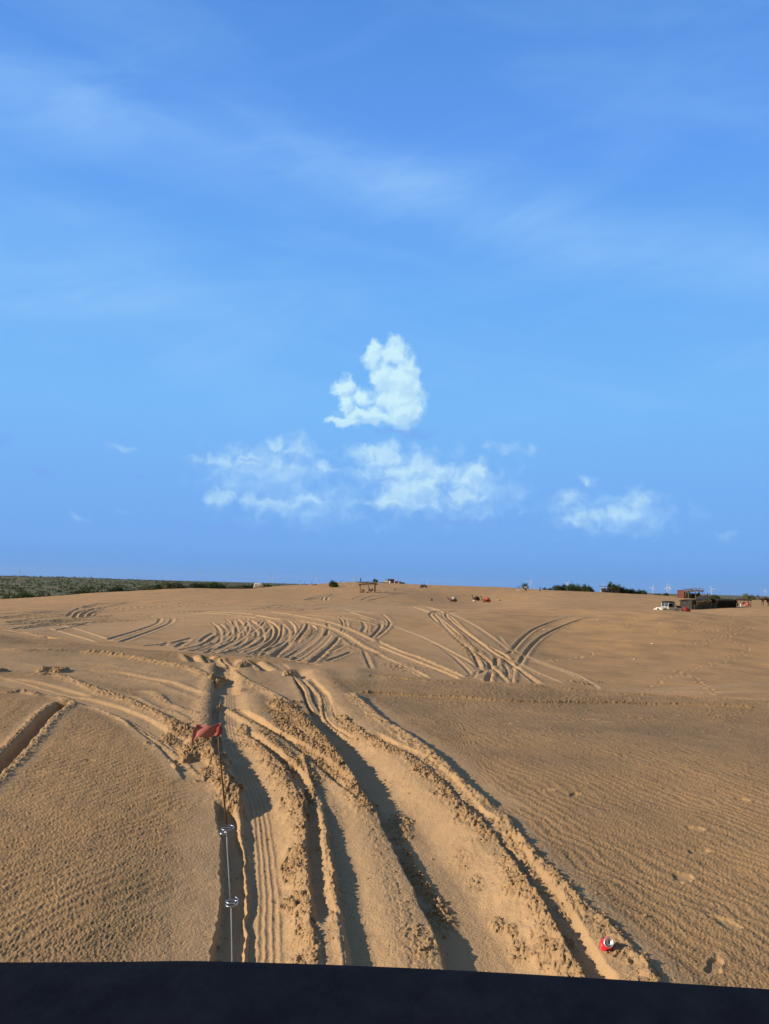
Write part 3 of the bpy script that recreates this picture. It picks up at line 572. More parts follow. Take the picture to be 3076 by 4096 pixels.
# ---- sum up the sand and build the sheet
near = 1-sstep(24, 34, RR)
bigmask = sstep(4, 6, RR)*near
H = H0 + 0.035*fbm(XX/1.6, YY/1.6, 3, 71)*near*sstep(3, 5, RR) + BER*.97 + DEP + ADD + TREAD
LOOSE = np.clip(LOOSE, 0, 1)
und = np.clip(1-LOOSE*1.1-CLOD-np.clip(-DEP*14, 0, 1), 0, 1)
# wind ripples: crests run away from the viewer, leaning right on the left side and left on the right side
phi = 0.95*XX - 0.50*np.where(XX < 0, 1, 0)*0 + (-0.46*sstep(.5, -1.5, XX)+0.30*sstep(-.2, 1.5, XX))*YY
ripw = (2*np.pi/0.125)*(phi+.12*wob+.07*fbm(XX*1.1, YY*1.1, 2, 81))
rip = np.sin(ripw); rip = np.where(rip > 0, rip**1.0, rip*.7)
ramp_ = sstep(-.45, .25, fbm(XX*.5, YY*.4, 3, 91))*.85+.15
H += np.where(XX > 0, .0040, .0036)*rip*und*ramp_*(1-sstep(20, 30, RR))*sstep(3.5, 5, RR)
# rain-pitted crust and loose grain
pm = RR < 30
a_ = np.zeros_like(H)
a_[pm] = .0100*fbm(XX[pm]*58, YY[pm]*46, 2, 95)*(.3+.7*und[pm]) + .010*fbm(XX[pm]*7, YY[pm]*6, 3, 97)*LOOSE[pm] - .010*sstep(.35, .6, fbm(XX[pm]*15, YY[pm]*12, 2, 99))*LOOSE[pm]
H += a_*(.35+.65*und)
# clods: broken lumps of damp sand
crestm = sstep(11, 18, RR)*(1-sstep(22, 26, RR))*sstep(-6, 4, AZ)[None]*(1-LOOSE)
CLOD = np.maximum(CLOD, .30*crestm*sstep(-.25, .35, fbm(XX*.7, YY*.5, 3, 101)))
cm = (CLOD > .03) & (RR < 34)
x, y = XX[cm], YY[cm]
x = x+.02*fbm(x*9, y*9, 2, 5); y = y+.03*fbm(x*8, y*8, 2, 15)
f1, f2, idv = worley(x*17, y*14, 3); g1, g2, idw = worley(x*36, y*30, 7)
lump = sstep(0, .28, f2-f1)*(.15+.85*idv**1.4)*(1-.35*f1)*.044 + sstep(0, .3, g2-g1)*idw**1.3*.020 + .010*fbm(x*30, y*24, 2, 35)
cl = np.clip(CLOD[cm]*1.15+.35*wob2[cm]*CLOD[cm], 0, 1)
H[cm] += lump*cl*np.clip(.55+RR[cm]/22, .6, 1.15)
cm2 = (CLOD > .03) & (RR >= 34) & (RR < 320)
H[cm2] += CLOD[cm2]*.09*np.abs(fbm(XX[cm2]*3.2, YY[cm2]*2.2, 2, 25))*2
sp = (RR < 0)
f1, f2, idv = worley(XX[sp]*19, YY[sp]*16, 13)
H[sp] += np.where(idv > .90, np.clip(1-f1*2.6, 0, 1)**.7*.014, 0)*np.clip(LOOSE[sp]+CLOD[sp], 0, 1)
VEG = sstep(0, 1, (RR-340)/160)*1.0
edge = np.interp(AZ, [-180, -60, -26.5, -20, -13, -7, -2, 180], [215, 215, 212, 232, 255, 320, 380, 400])
VEG = sstep(edge[None]+8, edge[None]+34, RR+8*wob+10*fbm(XX/14, YY/14, 2, 33))

idx = np.arange(NR*NA).reshape(NR, NA)
V = np.empty((NR*NA+1, 3), np.float32)
V[:-1, 0] = XX.ravel(); V[:-1, 1] = YY.ravel(); V[:-1, 2] = H.ravel(); V[-1] = (0, 0, H[0].mean())
a = idx[:-1]; b = idx[1:]
q = np.stack([a, np.roll(a, -1, 1), np.roll(b, -1, 1), b], -1).reshape(-1, 4)
tri = np.stack([np.full(NA, NR*NA), np.roll(idx[0], -1), idx[0]], -1)
loops = np.concatenate([q.ravel(), tri.ravel()]).astype(np.int32)
nf = len(q)+len(tri)
starts = np.concatenate([np.arange(len(q))*4, len(q)*4+np.arange(len(tri))*3]).astype(np.int32)
me = bpy.data.meshes.new('sand_ground')
me.vertices.add(len(V)); me.vertices.foreach_set('co', V.ravel())
me.loops.add(len(loops)); me.loops.foreach_set('vertex_index', loops)
me.polygons.add(nf); me.polygons.foreach_set('loop_start', starts)
me.polygons.foreach_set('use_smooth', np.ones(nf, bool))
me.update(calc_edges=True)
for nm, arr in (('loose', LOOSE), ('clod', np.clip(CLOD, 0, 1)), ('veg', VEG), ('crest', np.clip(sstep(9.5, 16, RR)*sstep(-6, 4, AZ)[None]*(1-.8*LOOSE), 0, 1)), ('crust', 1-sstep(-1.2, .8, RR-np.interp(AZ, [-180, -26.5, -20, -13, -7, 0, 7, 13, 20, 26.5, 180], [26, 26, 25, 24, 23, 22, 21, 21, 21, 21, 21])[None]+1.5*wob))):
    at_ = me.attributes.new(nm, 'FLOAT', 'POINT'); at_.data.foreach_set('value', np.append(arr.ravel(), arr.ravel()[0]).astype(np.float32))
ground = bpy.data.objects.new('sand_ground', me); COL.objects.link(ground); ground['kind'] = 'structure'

def gz(x, y): return float(ground_at(math.degrees(math.atan2(x, y)), math.hypot(x, y), H))
def newmat(name):
    m = bpy.data.materials.new(name); m.use_nodes = True; T = NT(m.node_tree); T.n.clear()
    o = T.add('ShaderNodeOutputMaterial'); p = T.add('ShaderNodeBsdfPrincipled'); T.l.new(p.outputs[0], o.inputs[0]); return m, T, p
m, T, p = newmat('sand')
geo = T.add('ShaderNodeNewGeometry'); P = geo.outputs['Position']
def attr(n):
    a = T.add('ShaderNodeAttribute', attribute_type='GEOMETRY', attribute_name=n); return a.outputs['Fac']
L_, C_, G_ = attr('loose'), attr('clod'), attr('veg')
n_big = T.noise(P, .35, 4, .55); n_mid = T.noise(P, 2.2, 5, .6); n_fine = T.noise(P, 52, 3, .65); n_gr = T.noise(P, 120, 2, .6)
c_und = T.ramp(n_big, [(.30, (.300, .205, .106)), (.5, (.385, .256, .124)), (.72, (.470, .302, .140))])
spk = T.math('MULTIPLY', T.smooth(n_fine, .50, .66), T.smooth(n_mid, .38, .60))
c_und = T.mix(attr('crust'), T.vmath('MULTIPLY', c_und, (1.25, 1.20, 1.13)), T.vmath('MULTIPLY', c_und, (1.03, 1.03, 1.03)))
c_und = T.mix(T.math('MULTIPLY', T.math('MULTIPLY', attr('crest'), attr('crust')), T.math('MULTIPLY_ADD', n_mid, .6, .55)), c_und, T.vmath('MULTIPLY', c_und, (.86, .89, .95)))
c_und = T.mix(T.math('MULTIPLY', spk, .75), c_und, (.135, .098, .058, 1))
c_loo = T.ramp(n_mid, [(.3, (.455, .315, .165)), (.7, (.535, .372, .198))])
cs = T.mix(T.math('MULTIPLY', L_, .92), c_und, c_loo)
cs = T.mix(T.math('MULTIPLY', C_, .7), cs, (.315, .215, .115, 1))
grv = T.ramp(T.noise(P, .03, 5, .65), [(.35, (.070, .095, .036)), (.5, (.105, .125, .050)), (.60, (.18, .155, .085)), (.70, (.28, .21, .12))])
grv2 = T.ramp(T.noise(P, .009, 5, .65), [(.35, (.055, .090, .032)), (.5, (.12, .135, .06)), (.62, (.26, .21, .125))])
cs = T.mix(G_, cs, T.mix(.55, grv, grv2))
cs = T.mix(T.math('MULTIPLY', T.math('SUBTRACT', n_gr, .5), .25), cs, (.75, .6, .42, 1))
cs = T.vmath('MULTIPLY', cs, (1.06, 1.015, 1.0))
T.l.new(cs, p.inputs['Base Color']); p.inputs['Roughness'].default_value = .95
p.inputs['Specular IOR Level'].default_value = .15
bd = T.math('ADD', T.math('MULTIPLY', n_gr, .0022), T.math('MULTIPLY', n_fine, .0110))
bd = T.math('ADD', bd, T.math('MULTIPLY', T.noise(P, 9, 3, .6), .010))
# fine ripples seen at a distance
sp_ = T.add('ShaderNodeSeparateXYZ'); T.l.new(P, sp_.inputs[0])
wv = T.math('SINE', T.math('ADD', T.math('MULTIPLY', T.math('ADD', sp_.outputs[0], T.math('MULTIPLY', sp_.outputs[1], .25)), 28), T.math('MULTIPLY', T.noise(P, .8, 3, .5), 9)))
bd = T.math('ADD', bd, T.math('MULTIPLY', T.math('MULTIPLY', T.math('MULTIPLY', wv, .0026), T.smooth(n_mid, .42, .62)), T.math('SUBTRACT', 1.0, L_)))
bmp = T.add('ShaderNodeBump'); bmp.inputs['Strength'].default_value = .9; bmp.inputs['Distance'].default_value = 1.0
T.l.new(bd, bmp.inputs['Height']); T.l.new(bmp.outputs[0], p.inputs['Normal'])
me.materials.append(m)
# ------------------------------------------------------------------ builders
def mat(name, col, rough=.8, metal=0., var=.12, scale=6., bump=0., spec=.3, col2=None):
    m, T, p = newmat(name)
    tc = T.add('ShaderNodeTexCoord').outputs['Object']
    n = T.noise(tc, scale, 4, .6)
    c1 = tuple(c*(1-var) for c in col); c2 = col2 or tuple(min(c*(1+var), 1) for c in col)
    T.l.new(T.ramp(n, [(.3, c1), (.7, c2)]), p.inputs['Base Color'])
    p.inputs['Roughness'].default_value = rough; p.inputs['Metallic'].default_value = metal; p.inputs['Specular IOR Level'].default_value = spec
    if bump:
        b = T.add('ShaderNodeBump'); b.inputs['Distance'].default_value = bump; T.l.new(n, b.inputs['Height']); T.l.new(b.outputs[0], p.inputs['Normal'])
    return m
M = {
 'white_paint': mat('white_paint', (.78, .77, .72), .45, var=.06), 'black': mat('black_rubber', (.022, .022, .024), .8), 'dark_metal': mat('dark_metal', (.05, .05, .055), .5, .4),
 'glass': mat('dark_glass', (.05, .07, .08), .12, spec=.8), 'chrome': mat('chrome', (.55, .56, .58), .3, 1.0, var=.05), 'canvas': mat('dark_canvas', (.0080, .0110, .0190), .95, scale=26, bump=.002, spec=.04, col2=(.0115, .0155, .0260)),
 'lamp': mat('lamp_glass', (.8, .8, .75), .2), 'red_cloth': mat('red_cloth', (.42, .050, .050), .9, var=.3, scale=3), 'red_cloth2': mat('faded_red_cloth', (.30, .060, .055), .9, var=.35, scale=4),
 'pink': mat('pink_cloth', (.62, .30, .30), .9, var=.3), 'orange': mat('orange_cloth', (.70, .22, .10), .9, var=.2), 'white_cloth': mat('white_cloth', (.72, .72, .70), .9, var=.1), 'blue_cloth': mat('pale_blue_cloth', (.35, .52, .68), .9),
 'navy': mat('navy_cloth', (.03, .045, .09), .9), 'dark_cloth': mat('dark_cloth', (.035, .035, .045), .9), 'skin': mat('skin', (.22, .12, .075), .7), 'hair': mat('hair', (.012, .010, .009), .8),
 'camel': mat('camel_hair', (.20, .115, .065), .95, var=.25, scale=3), 'camel_dark': mat('dark_camel_hair', (.085, .048, .030), .95, var=.25, scale=3), 'camel_pale': mat('pale_camel_hair', (.34, .23, .14), .95, var=.2, scale=3),
 'wood': mat('weathered_wood', (.22, .16, .11), .9, var=.3, scale=4), 'thatch': mat('grey_thatch', (.17, .135, .095), .95, var=.4, scale=5, bump=.05), 'brown_roof': mat('brown_roof', (.085, .040, .032), .8, var=.25),
 'cabin': mat('red_brown_sheet', (.17, .055, .048), .75, var=.18, scale=2), 'cabin2': mat('red_brown_door', (.11, .036, .032), .75, var=.18, scale=2),
 'brush': mat('dark_brushwood', (.030, .030, .033), .95, var=.3, scale=3, bump=.08, col2=(.080, .074, .070)), 'brush2': mat('dry_brushwood', (.20, .155, .115), .95, var=.5, scale=3, bump=.05), 'tarp': mat('grey_tarp', (.125, .128, .132), .85, var=.25, scale=1.5, bump=.04),
 'stem': mat('woody_stem', (.10, .075, .055), .9), 'turbine': mat('turbine_white', (.80, .82, .84), .5, var=.02), 'mast': mat('mast_grey', (.35, .35, .36), .6), 'red_paint': mat('red_can_paint', (.62, .025, .045), .35, var=.15, scale=30), 'cream': mat('cream_print', (.80, .66, .40), .4),
 'blue_plastic': mat('blue_plastic', (.05, .14, .32), .5), 'purple': mat('mauve_cloth', (.20, .11, .12), .9, var=.2), 'brown_box': mat('brown_board', (.42, .22, .14), .85), 'clod': None,
}
def leafmat(name, a, b, c):
    m, T, p = newmat(name)
    g = T.add('ShaderNodeNewGeometry'); n = T.noise(g.outputs['Position'], .9, 4, .6)
    r = T.math('ADD', T.math('MULTIPLY', g.outputs['Random Per Island'], .55), T.math('MULTIPLY', n, .6))
    T.l.new(T.ramp(r, [(.25, a), (.55, b), (.85, c)]), p.inputs['Base Color'])
    p.inputs['Roughness'].default_value = .7; p.inputs['Specular IOR Level'].default_value = .2
    return m
M['lid'] = mat('can_lid', (.85, .85, .84), .38, 1.0, var=.03)
M['band'] = mat('haze_paled_red_band', (.62, .44, .44), .6)  # tower bands: red paled towards white, distance haze put into the colour
M['leaf'] = leafmat('green_leaves', (.022, .048, .016), (.045, .085, .026), (.085, .125, .042))
M['leaf_dark'] = leafmat('dark_green_leaves', (.024, .046, .020), (.044, .075, .031), (.080, .112, .048))
M['leaf_pale'] = leafmat('grey_green_leaves', (.075, .092, .050), (.125, .140, .080), (.19, .195, .12))

class MB:
    def __init__(s): s.v = []; s.f = []
    def add(s, vs, fs):
        o = len(s.v); s.v += [tuple(v) for v in vs]; s.f += [tuple(i+o for i in f) for f in fs]; return s
    def box(s, c, d, rz=0, rx=0, ry=0, taper=1.0, bev=0.0):
        Mx = Matrix.Translation(c) @ Matrix.Rotation(rz, 4, 'Z') @ Matrix.Rotation(ry, 4, 'Y') @ Matrix.Rotation(rx, 4, 'X')
        hx, hy, hz = d[0]/2, d[1]/2, d[2]/2
        b = min(bev, hx*.9, hy*.9)
        if b > 0:
            ring = [(-hx+b, -hy), (hx-b, -hy), (hx, -hy+b), (hx, hy-b), (hx-b, hy), (-hx+b, hy), (-hx, hy-b), (-hx, -hy+b)]
        else: ring = [(-hx, -hy), (hx, -hy), (hx, hy), (-hx, hy)]
        n = len(ring)
        vs = [Mx @ Vector((x, y, -hz)) for x, y in ring] + [Mx @ Vector((x*taper, y*taper, hz)) for x, y in ring]
        return s.add(vs, [tuple(range(n))[::-1], tuple(range(n, 2*n))] + [(i, (i+1) % n, n+(i+1) % n, n+i) for i in range(n)])
    def tube(s, pts, rad, n=8, cap=True):
        pts = [Vector(p) for p in pts]
        if not hasattr(rad, '__len__'): rad = [rad]*len(pts)
        vs, fs = [], []
        up = Vector((0, 0, 1))
        prev = None
        for i, p in enumerate(pts):
            t = (pts[min(i+1, len(pts)-1)]-pts[max(i-1, 0)]).normalized()
            if prev is None:
                a = t.cross(up)
                if a.length < .1: a = t.cross(Vector((1, 0, 0)))
            else: a = prev-t*prev.dot(t)
            a.normalize(); prev = a; b = t.cross(a)
            for k in range(n):
                q = 2*math.pi*k/n; vs.append(p+(a*math.cos(q)+b*math.sin(q))*rad[i])
        for i in range(len(pts)-1):
            for k in range(n): fs.append((i*n+k, i*n+(k+1) % n, (i+1)*n+(k+1) % n, (i+1)*n+k))
        if cap: fs += [tuple(range(n))[::-1], tuple(range((len(pts)-1)*n, len(pts)*n))]
        return s.add(vs, fs)
    def lathe(s, prof, n=20, Mx=None, cap=True):
        Mx = Mx or Matrix.Identity(4); vs, fs = [], []
        for r, z in prof:
            for k in range(n): q = 2*math.pi*k/n; vs.append(Mx @ Vector((r*math.cos(q), r*math.sin(q), z)))
        m = len(prof)
        for i in range(m-1):
            for k in range(n): fs.append((i*n+k, i*n+(k+1) % n, (i+1)*n+(k+1) % n, (i+1)*n+k))
        if cap: fs += [tuple(range(n))[::-1], tuple(range((m-1)*n, m*n))]
        return s.add(vs, fs)
    def blob(s, c, r, seed=0, amp=.2, sub=2, Mx=None):
        bm = bmesh.new(); bmesh.ops.create_icosphere(bm, subdivisions=sub, radius=1.0)
        rd = random.Random(seed); ph = [rd.uniform(0, 6.28) for _ in range(6)]; fr = [rd.uniform(1.5, 4) for _ in range(6)]
        vs = []
        for v in bm.verts:
            k = 1+amp*(math.sin(v.co.x*fr[0]+ph[0])+math.sin(v.co.y*fr[1]+ph[1])+math.sin(v.co.z*fr[2]+ph[2])+rd.uniform(-.5, .5))/2.5
            p = Vector((v.co.x*r[0]*k+c[0], v.co.y*r[1]*k+c[1], v.co.z*r[2]*k+c[2])); vs.append(Mx @ p if Mx else p)
        fs = [tuple(v.index for v in f.verts) for f in bm.faces]; bm.free()
        return s.add(vs, fs)
    def extrude(s, outline, y0, y1, Mx=None):
        "a side outline in x-z swept from y0 to y1"
        n = len(outline); vs = [Vector((x, y0, z)) for x, z in outline]+[Vector((x, y1, z)) for x, z in outline]
        if Mx: vs = [Mx @ v for v in vs]
        return s.add(vs, [tuple(range(n)), tuple(range(n, 2*n))[::-1]]+[(i, n+i, n+(i+1) % n, (i+1) % n) for i in range(n)])
    def mesh(s, name, smooth=False):
        me = bpy.data.meshes.new(name); me.from_pydata(s.v, [], s.f)
        bm = bmesh.new(); bm.from_mesh(me); bmesh.ops.recalc_face_normals(bm, faces=bm.faces); bm.to_mesh(me); bm.free()
        if smooth: me.polygons.foreach_set('use_smooth', np.ones(len(me.polygons), bool))
        me.update(); return me
    def build(s, name, m, parent=None, smooth=False, **kw):
        o = bpy.data.objects.new(name, s.mesh(name, smooth)); COL.objects.link(o)
        o.data.materials.append(M[m] if isinstance(m, str) else m)
        if parent is not None: o.parent = parent
        for k, v in kw.items(): o[k] = v
        return o
def thing(name, label, cat, loc=(0, 0, 0), rz=0, group=None, sc=1.0):
    o = bpy.data.objects.new(name, None); COL.objects.link(o); o.empty_display_size = .2
    o.location = loc; o.rotation_euler = (0, 0, rz); o.scale = (sc, sc, sc) if not hasattr(sc, '__len__') else sc
    o['label'] = label; o['category'] = cat
    if group: o['group'] = group
    return o
def tag(o, label, cat, group=None):
    o['label'] = label; o['category'] = cat
    if group: o['group'] = group
    return o
def copy_tree(o, parent=None):
    kids = [k for k in o.children]
    c = o.copy(); COL.objects.link(c)
    if parent is not None: c.parent = parent
    for k in kids: copy_tree(k, c)
    return c
def bear(u):
    d = ray(u, 2302+.0262*u); return math.atan2(d.x, d.y)
def on(u, d, sink=0.0):
    "a spot on the sand d metres away, seen at column u"
    a = bear(u); x, y = d*math.sin(a), d*math.cos(a); return Vector((x, y, gz(x, y)-sink))
def seen(u, v, sink=0.0):
    p = at(u, v, H)
    if p is None: p = at(u, v+4, H)
    return Vector((p[0], p[1], gz(p[0], p[1])-sink))
def skin(name, nodes, edges, sub=1):
    "one continuous skinned surface over a skeleton: nodes = [(co, r)]"
    me = bpy.data.meshes.new(name); me.from_pydata([n[0] for n in nodes], edges, [])
    o = bpy.data.objects.new(name, me); COL.objects.link(o)
    mod = o.modifiers.new('skin', 'SKIN'); mod.use_smooth_shade = True
    for i, n in enumerate(nodes):
        r = n[1]; me.skin_vertices[0].data[i].radius = (r, r) if not hasattr(r, '__len__') else r
    me.skin_vertices[0].data[0].use_root = True
    if sub: sm = o.modifiers.new('sub', 'SUBSURF'); sm.levels = sub; sm.render_levels = sub
    dg = bpy.context.evaluated_depsgraph_get(); m2 = bpy.data.meshes.new_from_object(o.evaluated_get(dg)); m2.name = name
    bpy.data.objects.remove(o); bpy.data.meshes.remove(me)
    return m2
def obj(name, me, m, parent=None, **kw):
    o = bpy.data.objects.new(name, me); COL.objects.link(o)
    me.materials.clear(); me.materials.append(M[m])
    if parent is not None: o.parent = parent
    for k, v in kw.items(): o[k] = v
    return o
# ------------------------------------------------------------------ people
_pm = {}
def person(label, loc, rz, top, bottom, head='hair', h=1.7, pose='stand', group=None, long_robe=False):
    t = thing('person', label, 'person', loc, rz, group, h/1.75)
    sit = pose == 'sit'
    if pose not in _pm:
        if sit: L = lambda s: [((s*.10, -.02, .46), .085), ((s*.12, -.42, .50), .065), ((s*.12, -.44, .08), .045), ((s*.12, -.55, .04), .035)]; hz = .46
        else: L = lambda s: [((s*.09, 0, .88), .085), ((s*.11, -.05*s, .50), .06), ((s*.12, .09*s, .09), .042), ((s*.12, -.06+.09*s, .04), .035)]; hz = .95
        nd = [((0, 0, hz), .12), ((0, -.01, hz+.22), .115), ((0, 0, hz+.46), .13), ((0, 0, hz+.56), .05), ((0, -.01, hz+.66), .085), ((0, -.01, hz+.76), .075)]
        ed = [(0, 1), (1, 2), (2, 3), (3, 4), (4, 5)]
        for s in (-1, 1):
            b = len(nd); nd += L(s); ed += [(0, b), (b, b+1), (b+1, b+2), (b+2, b+3)]
            b = len(nd); nd += [((s*.19, 0, hz+.46), .06), ((s*.25, .02, hz+.20), .045), ((s*.24, -.10 if not sit else -.32, hz-.03 if not sit else hz+.18), .035), ((s*.23, -.14 if not sit else -.40, hz-.12 if not sit else hz+.17), .03)]
            ed += [(2, b), (b, b+1), (b+1, b+2), (b+2, b+3)]
        bd = skin('body', nd, ed)
        sh = skin('shirt', [((0, 0, hz-.02), .145), ((0, -.01, hz+.22), .14), ((0, 0, hz+.47), .155), ((-.20, 0, hz+.46), .075), ((-.26, .02, hz+.20), .06), ((.20, 0, hz+.46), .075), ((.26, .02, hz+.20), .06)], [(0, 1), (1, 2), (2, 3), (3, 4), (2, 5), (5, 6)])
        l0, l1 = L(-1), L(1)
        tr = skin('trousers', [((0, 0, hz-.02), .13)]+[(c, r+.022) for c, r in l0[:3]]+[(c, r+.022) for c, r in l1[:3]], [(0, 1), (1, 2), (2, 3), (0, 4), (4, 5), (5, 6)])
        hr = MB().blob((0, .015, hz+.755), (.098, .105, .085), 3, .08).mesh('hair', True)
        _pm[pose] = (bd, sh, tr, hr)
    bd, sh, tr, hr = _pm[pose]
    obj('body', bd.copy(), 'skin', t); obj('shirt', sh.copy(), top, t)
    obj('trousers', tr.copy(), bottom, t); obj('hair' if head == 'hair' else 'headscarf', hr.copy(), head, t)
    if long_robe: MB().lathe([(.21, .12), (.18, .5), (.15, .95)], 12).build('robe', top, t, True)
    return t
# ------------------------------------------------------------------ camels (facing -x)
def camel_lying(label, loc, rz, coat, cloth=None, sc=1.0, neck=1.0, group=None):
    t = thing('camel', label, 'camel', loc, rz, group, sc)
    nk = neck
    nd = [((0, 0, .52), (.34, .40)), ((.55, 0, .50), (.30, .34)), ((.95, 0, .40), .16), ((-.45, 0, .50), (.30, .32)), ((-.85, 0, .55), .17), ((-1.10, 0, .55+.25*nk), .13), ((-1.20, 0, .65+.62*nk), .105), ((-1.25, 0, .72+.86*nk), .11), ((-1.50, 0, .66+.84*nk), .075), ((-1.62, 0, .60+.82*nk), .05),
          ((.05, 0, .98), .16), ((.03, 0, 1.14), .08)]
    ed = [(0, 1), (1, 2), (0, 3), (3, 4), (4, 5), (5, 6), (6, 7), (7, 8), (8, 9), (0, 10), (10, 11)]
    for s in (-1, 1):
        b = len(nd); nd += [((.62, s*.30, .34), .15), ((.15, s*.42, .14), .09), ((.75, s*.42, .08), .06)]; ed += [(1, b), (b, b+1), (b+1, b+2)]
        b = len(nd); nd += [((-.50, s*.24, .34), .12), ((-.85, s*.26, .10), .08), ((-.30, s*.27, .07), .055)]; ed += [(3, b), (b, b+1), (b+1, b+2)]
    b = len(nd); nd += [((1.05, 0, .30), .04), ((1.10, 0, .12), .03)]; ed += [(2, b), (b, b+1)]
    bd = obj('body', skin('body', nd, ed), coat, t)
    for s in (-1, 1): MB().blob((-1.20, s*.07, .80+.86*nk), (.025, .02, .06), 1, .1, 1).build('ear', coat, t, True)
    if cloth:
        def drape(name, m, x0, x1, r, zc, lo):
            mb = MB(); n = 13; vs = []; fs = []
            xs = [x0+(x1-x0)*i/5 for i in range(6)]
            for i, x in enumerate(xs):
                for k in range(n):
                    a = math.pi*(-lo+(1+2*lo)*k/(n-1)); hump = .26*math.exp(-((x-.05)/.28)**2)*max(math.sin(a), 0)**3
                    rr = r*(1+.04*math.sin(7*a+3*x)); vs.append((x+.03*math.sin(5*a), rr*1.08*math.cos(a), zc+rr*math.sin(a)+hump))
            for i in range(5):
                for k in range(n-1): fs.append((i*n+k, i*n+k+1, (i+1)*n+k+1, (i+1)*n+k))
            mb.add(vs, fs); o = mb.build(name, m, t, True)
            so_ = o.modifiers.new('s', 'SOLIDIFY'); so_.thickness = .03; return o
        drape('saddle_blanket', cloth[0], -.55, .72, .44, .54, .12)
        if len(cloth) > 1: drape('saddle_pad', cloth[1], -.30, .42, .475, .55, -.08)
        MB().tube([(-.30, -.16, 1.10), (-.34, 0, 1.34), (-.30, .16, 1.10)], .035, 6).tube([(.38, -.16, 1.10), (.42, 0, 1.30), (.38, .16, 1.10)], .035, 6).build('saddle_frame', 'wood', t, True)
    return t
def camel_standing(label, loc, rz, coat):
    t = thing('camel', label, 'camel', loc, rz)
    nd = [((0, 0, 1.45), (.36, .30)), ((.55, 0, 1.42), (.30, .26)), ((.90, 0, 1.34), .16), ((-.50, 0, 1.40), (.30, .26)), ((-.85, 0, 1.38), .17), ((-1.15, 0, 1.30), .12), ((-1.42, 0, 1.50), .10), ((-1.55, 0, 1.85), .085), ((-1.60, 0, 2.10), .10), ((-1.85, 0, 2.08), .07), ((-2.00, 0, 2.02), .05), ((.05, 0, 1.85), .16), ((.05, 0, 2.02), .07)]
    ed = [(0, 1), (1, 2), (0, 3), (3, 4), (4, 5), (5, 6), (6, 7), (7, 8), (8, 9), (9, 10), (0, 11), (11, 12)]
    for s in (-1, 1):
        b = len(nd); nd += [((.72, s*.18, 1.15), .17), ((.60+.05*s, s*.20, .85), .10), ((.82+.08*s, s*.20, .52), .055), ((.72+.08*s, s*.20, .08), .045), ((.64+.08*s, s*.20, .04), .06)]; ed += [(1, b)]+[(b+i, b+i+1) for i in range(4)]
        b = len(nd); nd += [((-.58, s*.16, 1.05), .13), ((-.60-.06*s, s*.17, .62), .065), ((-.58-.10*s, s*.17, .08), .045), ((-.66-.10*s, s*.17, .04), .06)]; ed += [(3, b)]+[(b+i, b+i+1) for i in range(3)]
    b = len(nd); nd += [((1.02, 0, 1.15), .035), ((1.05, 0, .80), .03)]; ed += [(2, b), (b, b+1)]
    obj('body', skin('body', nd, ed), coat, t)
    for s in (-1, 1): MB().blob((-1.55, s*.07, 2.20), (.025, .02, .06), 1, .1, 1).build('ear', coat, t, True)
    MB().blob((1.05, 0, .74), (.04, .04, .12), 2, .1, 1).build('tail_tuft', 'hair', t, True)
    return t
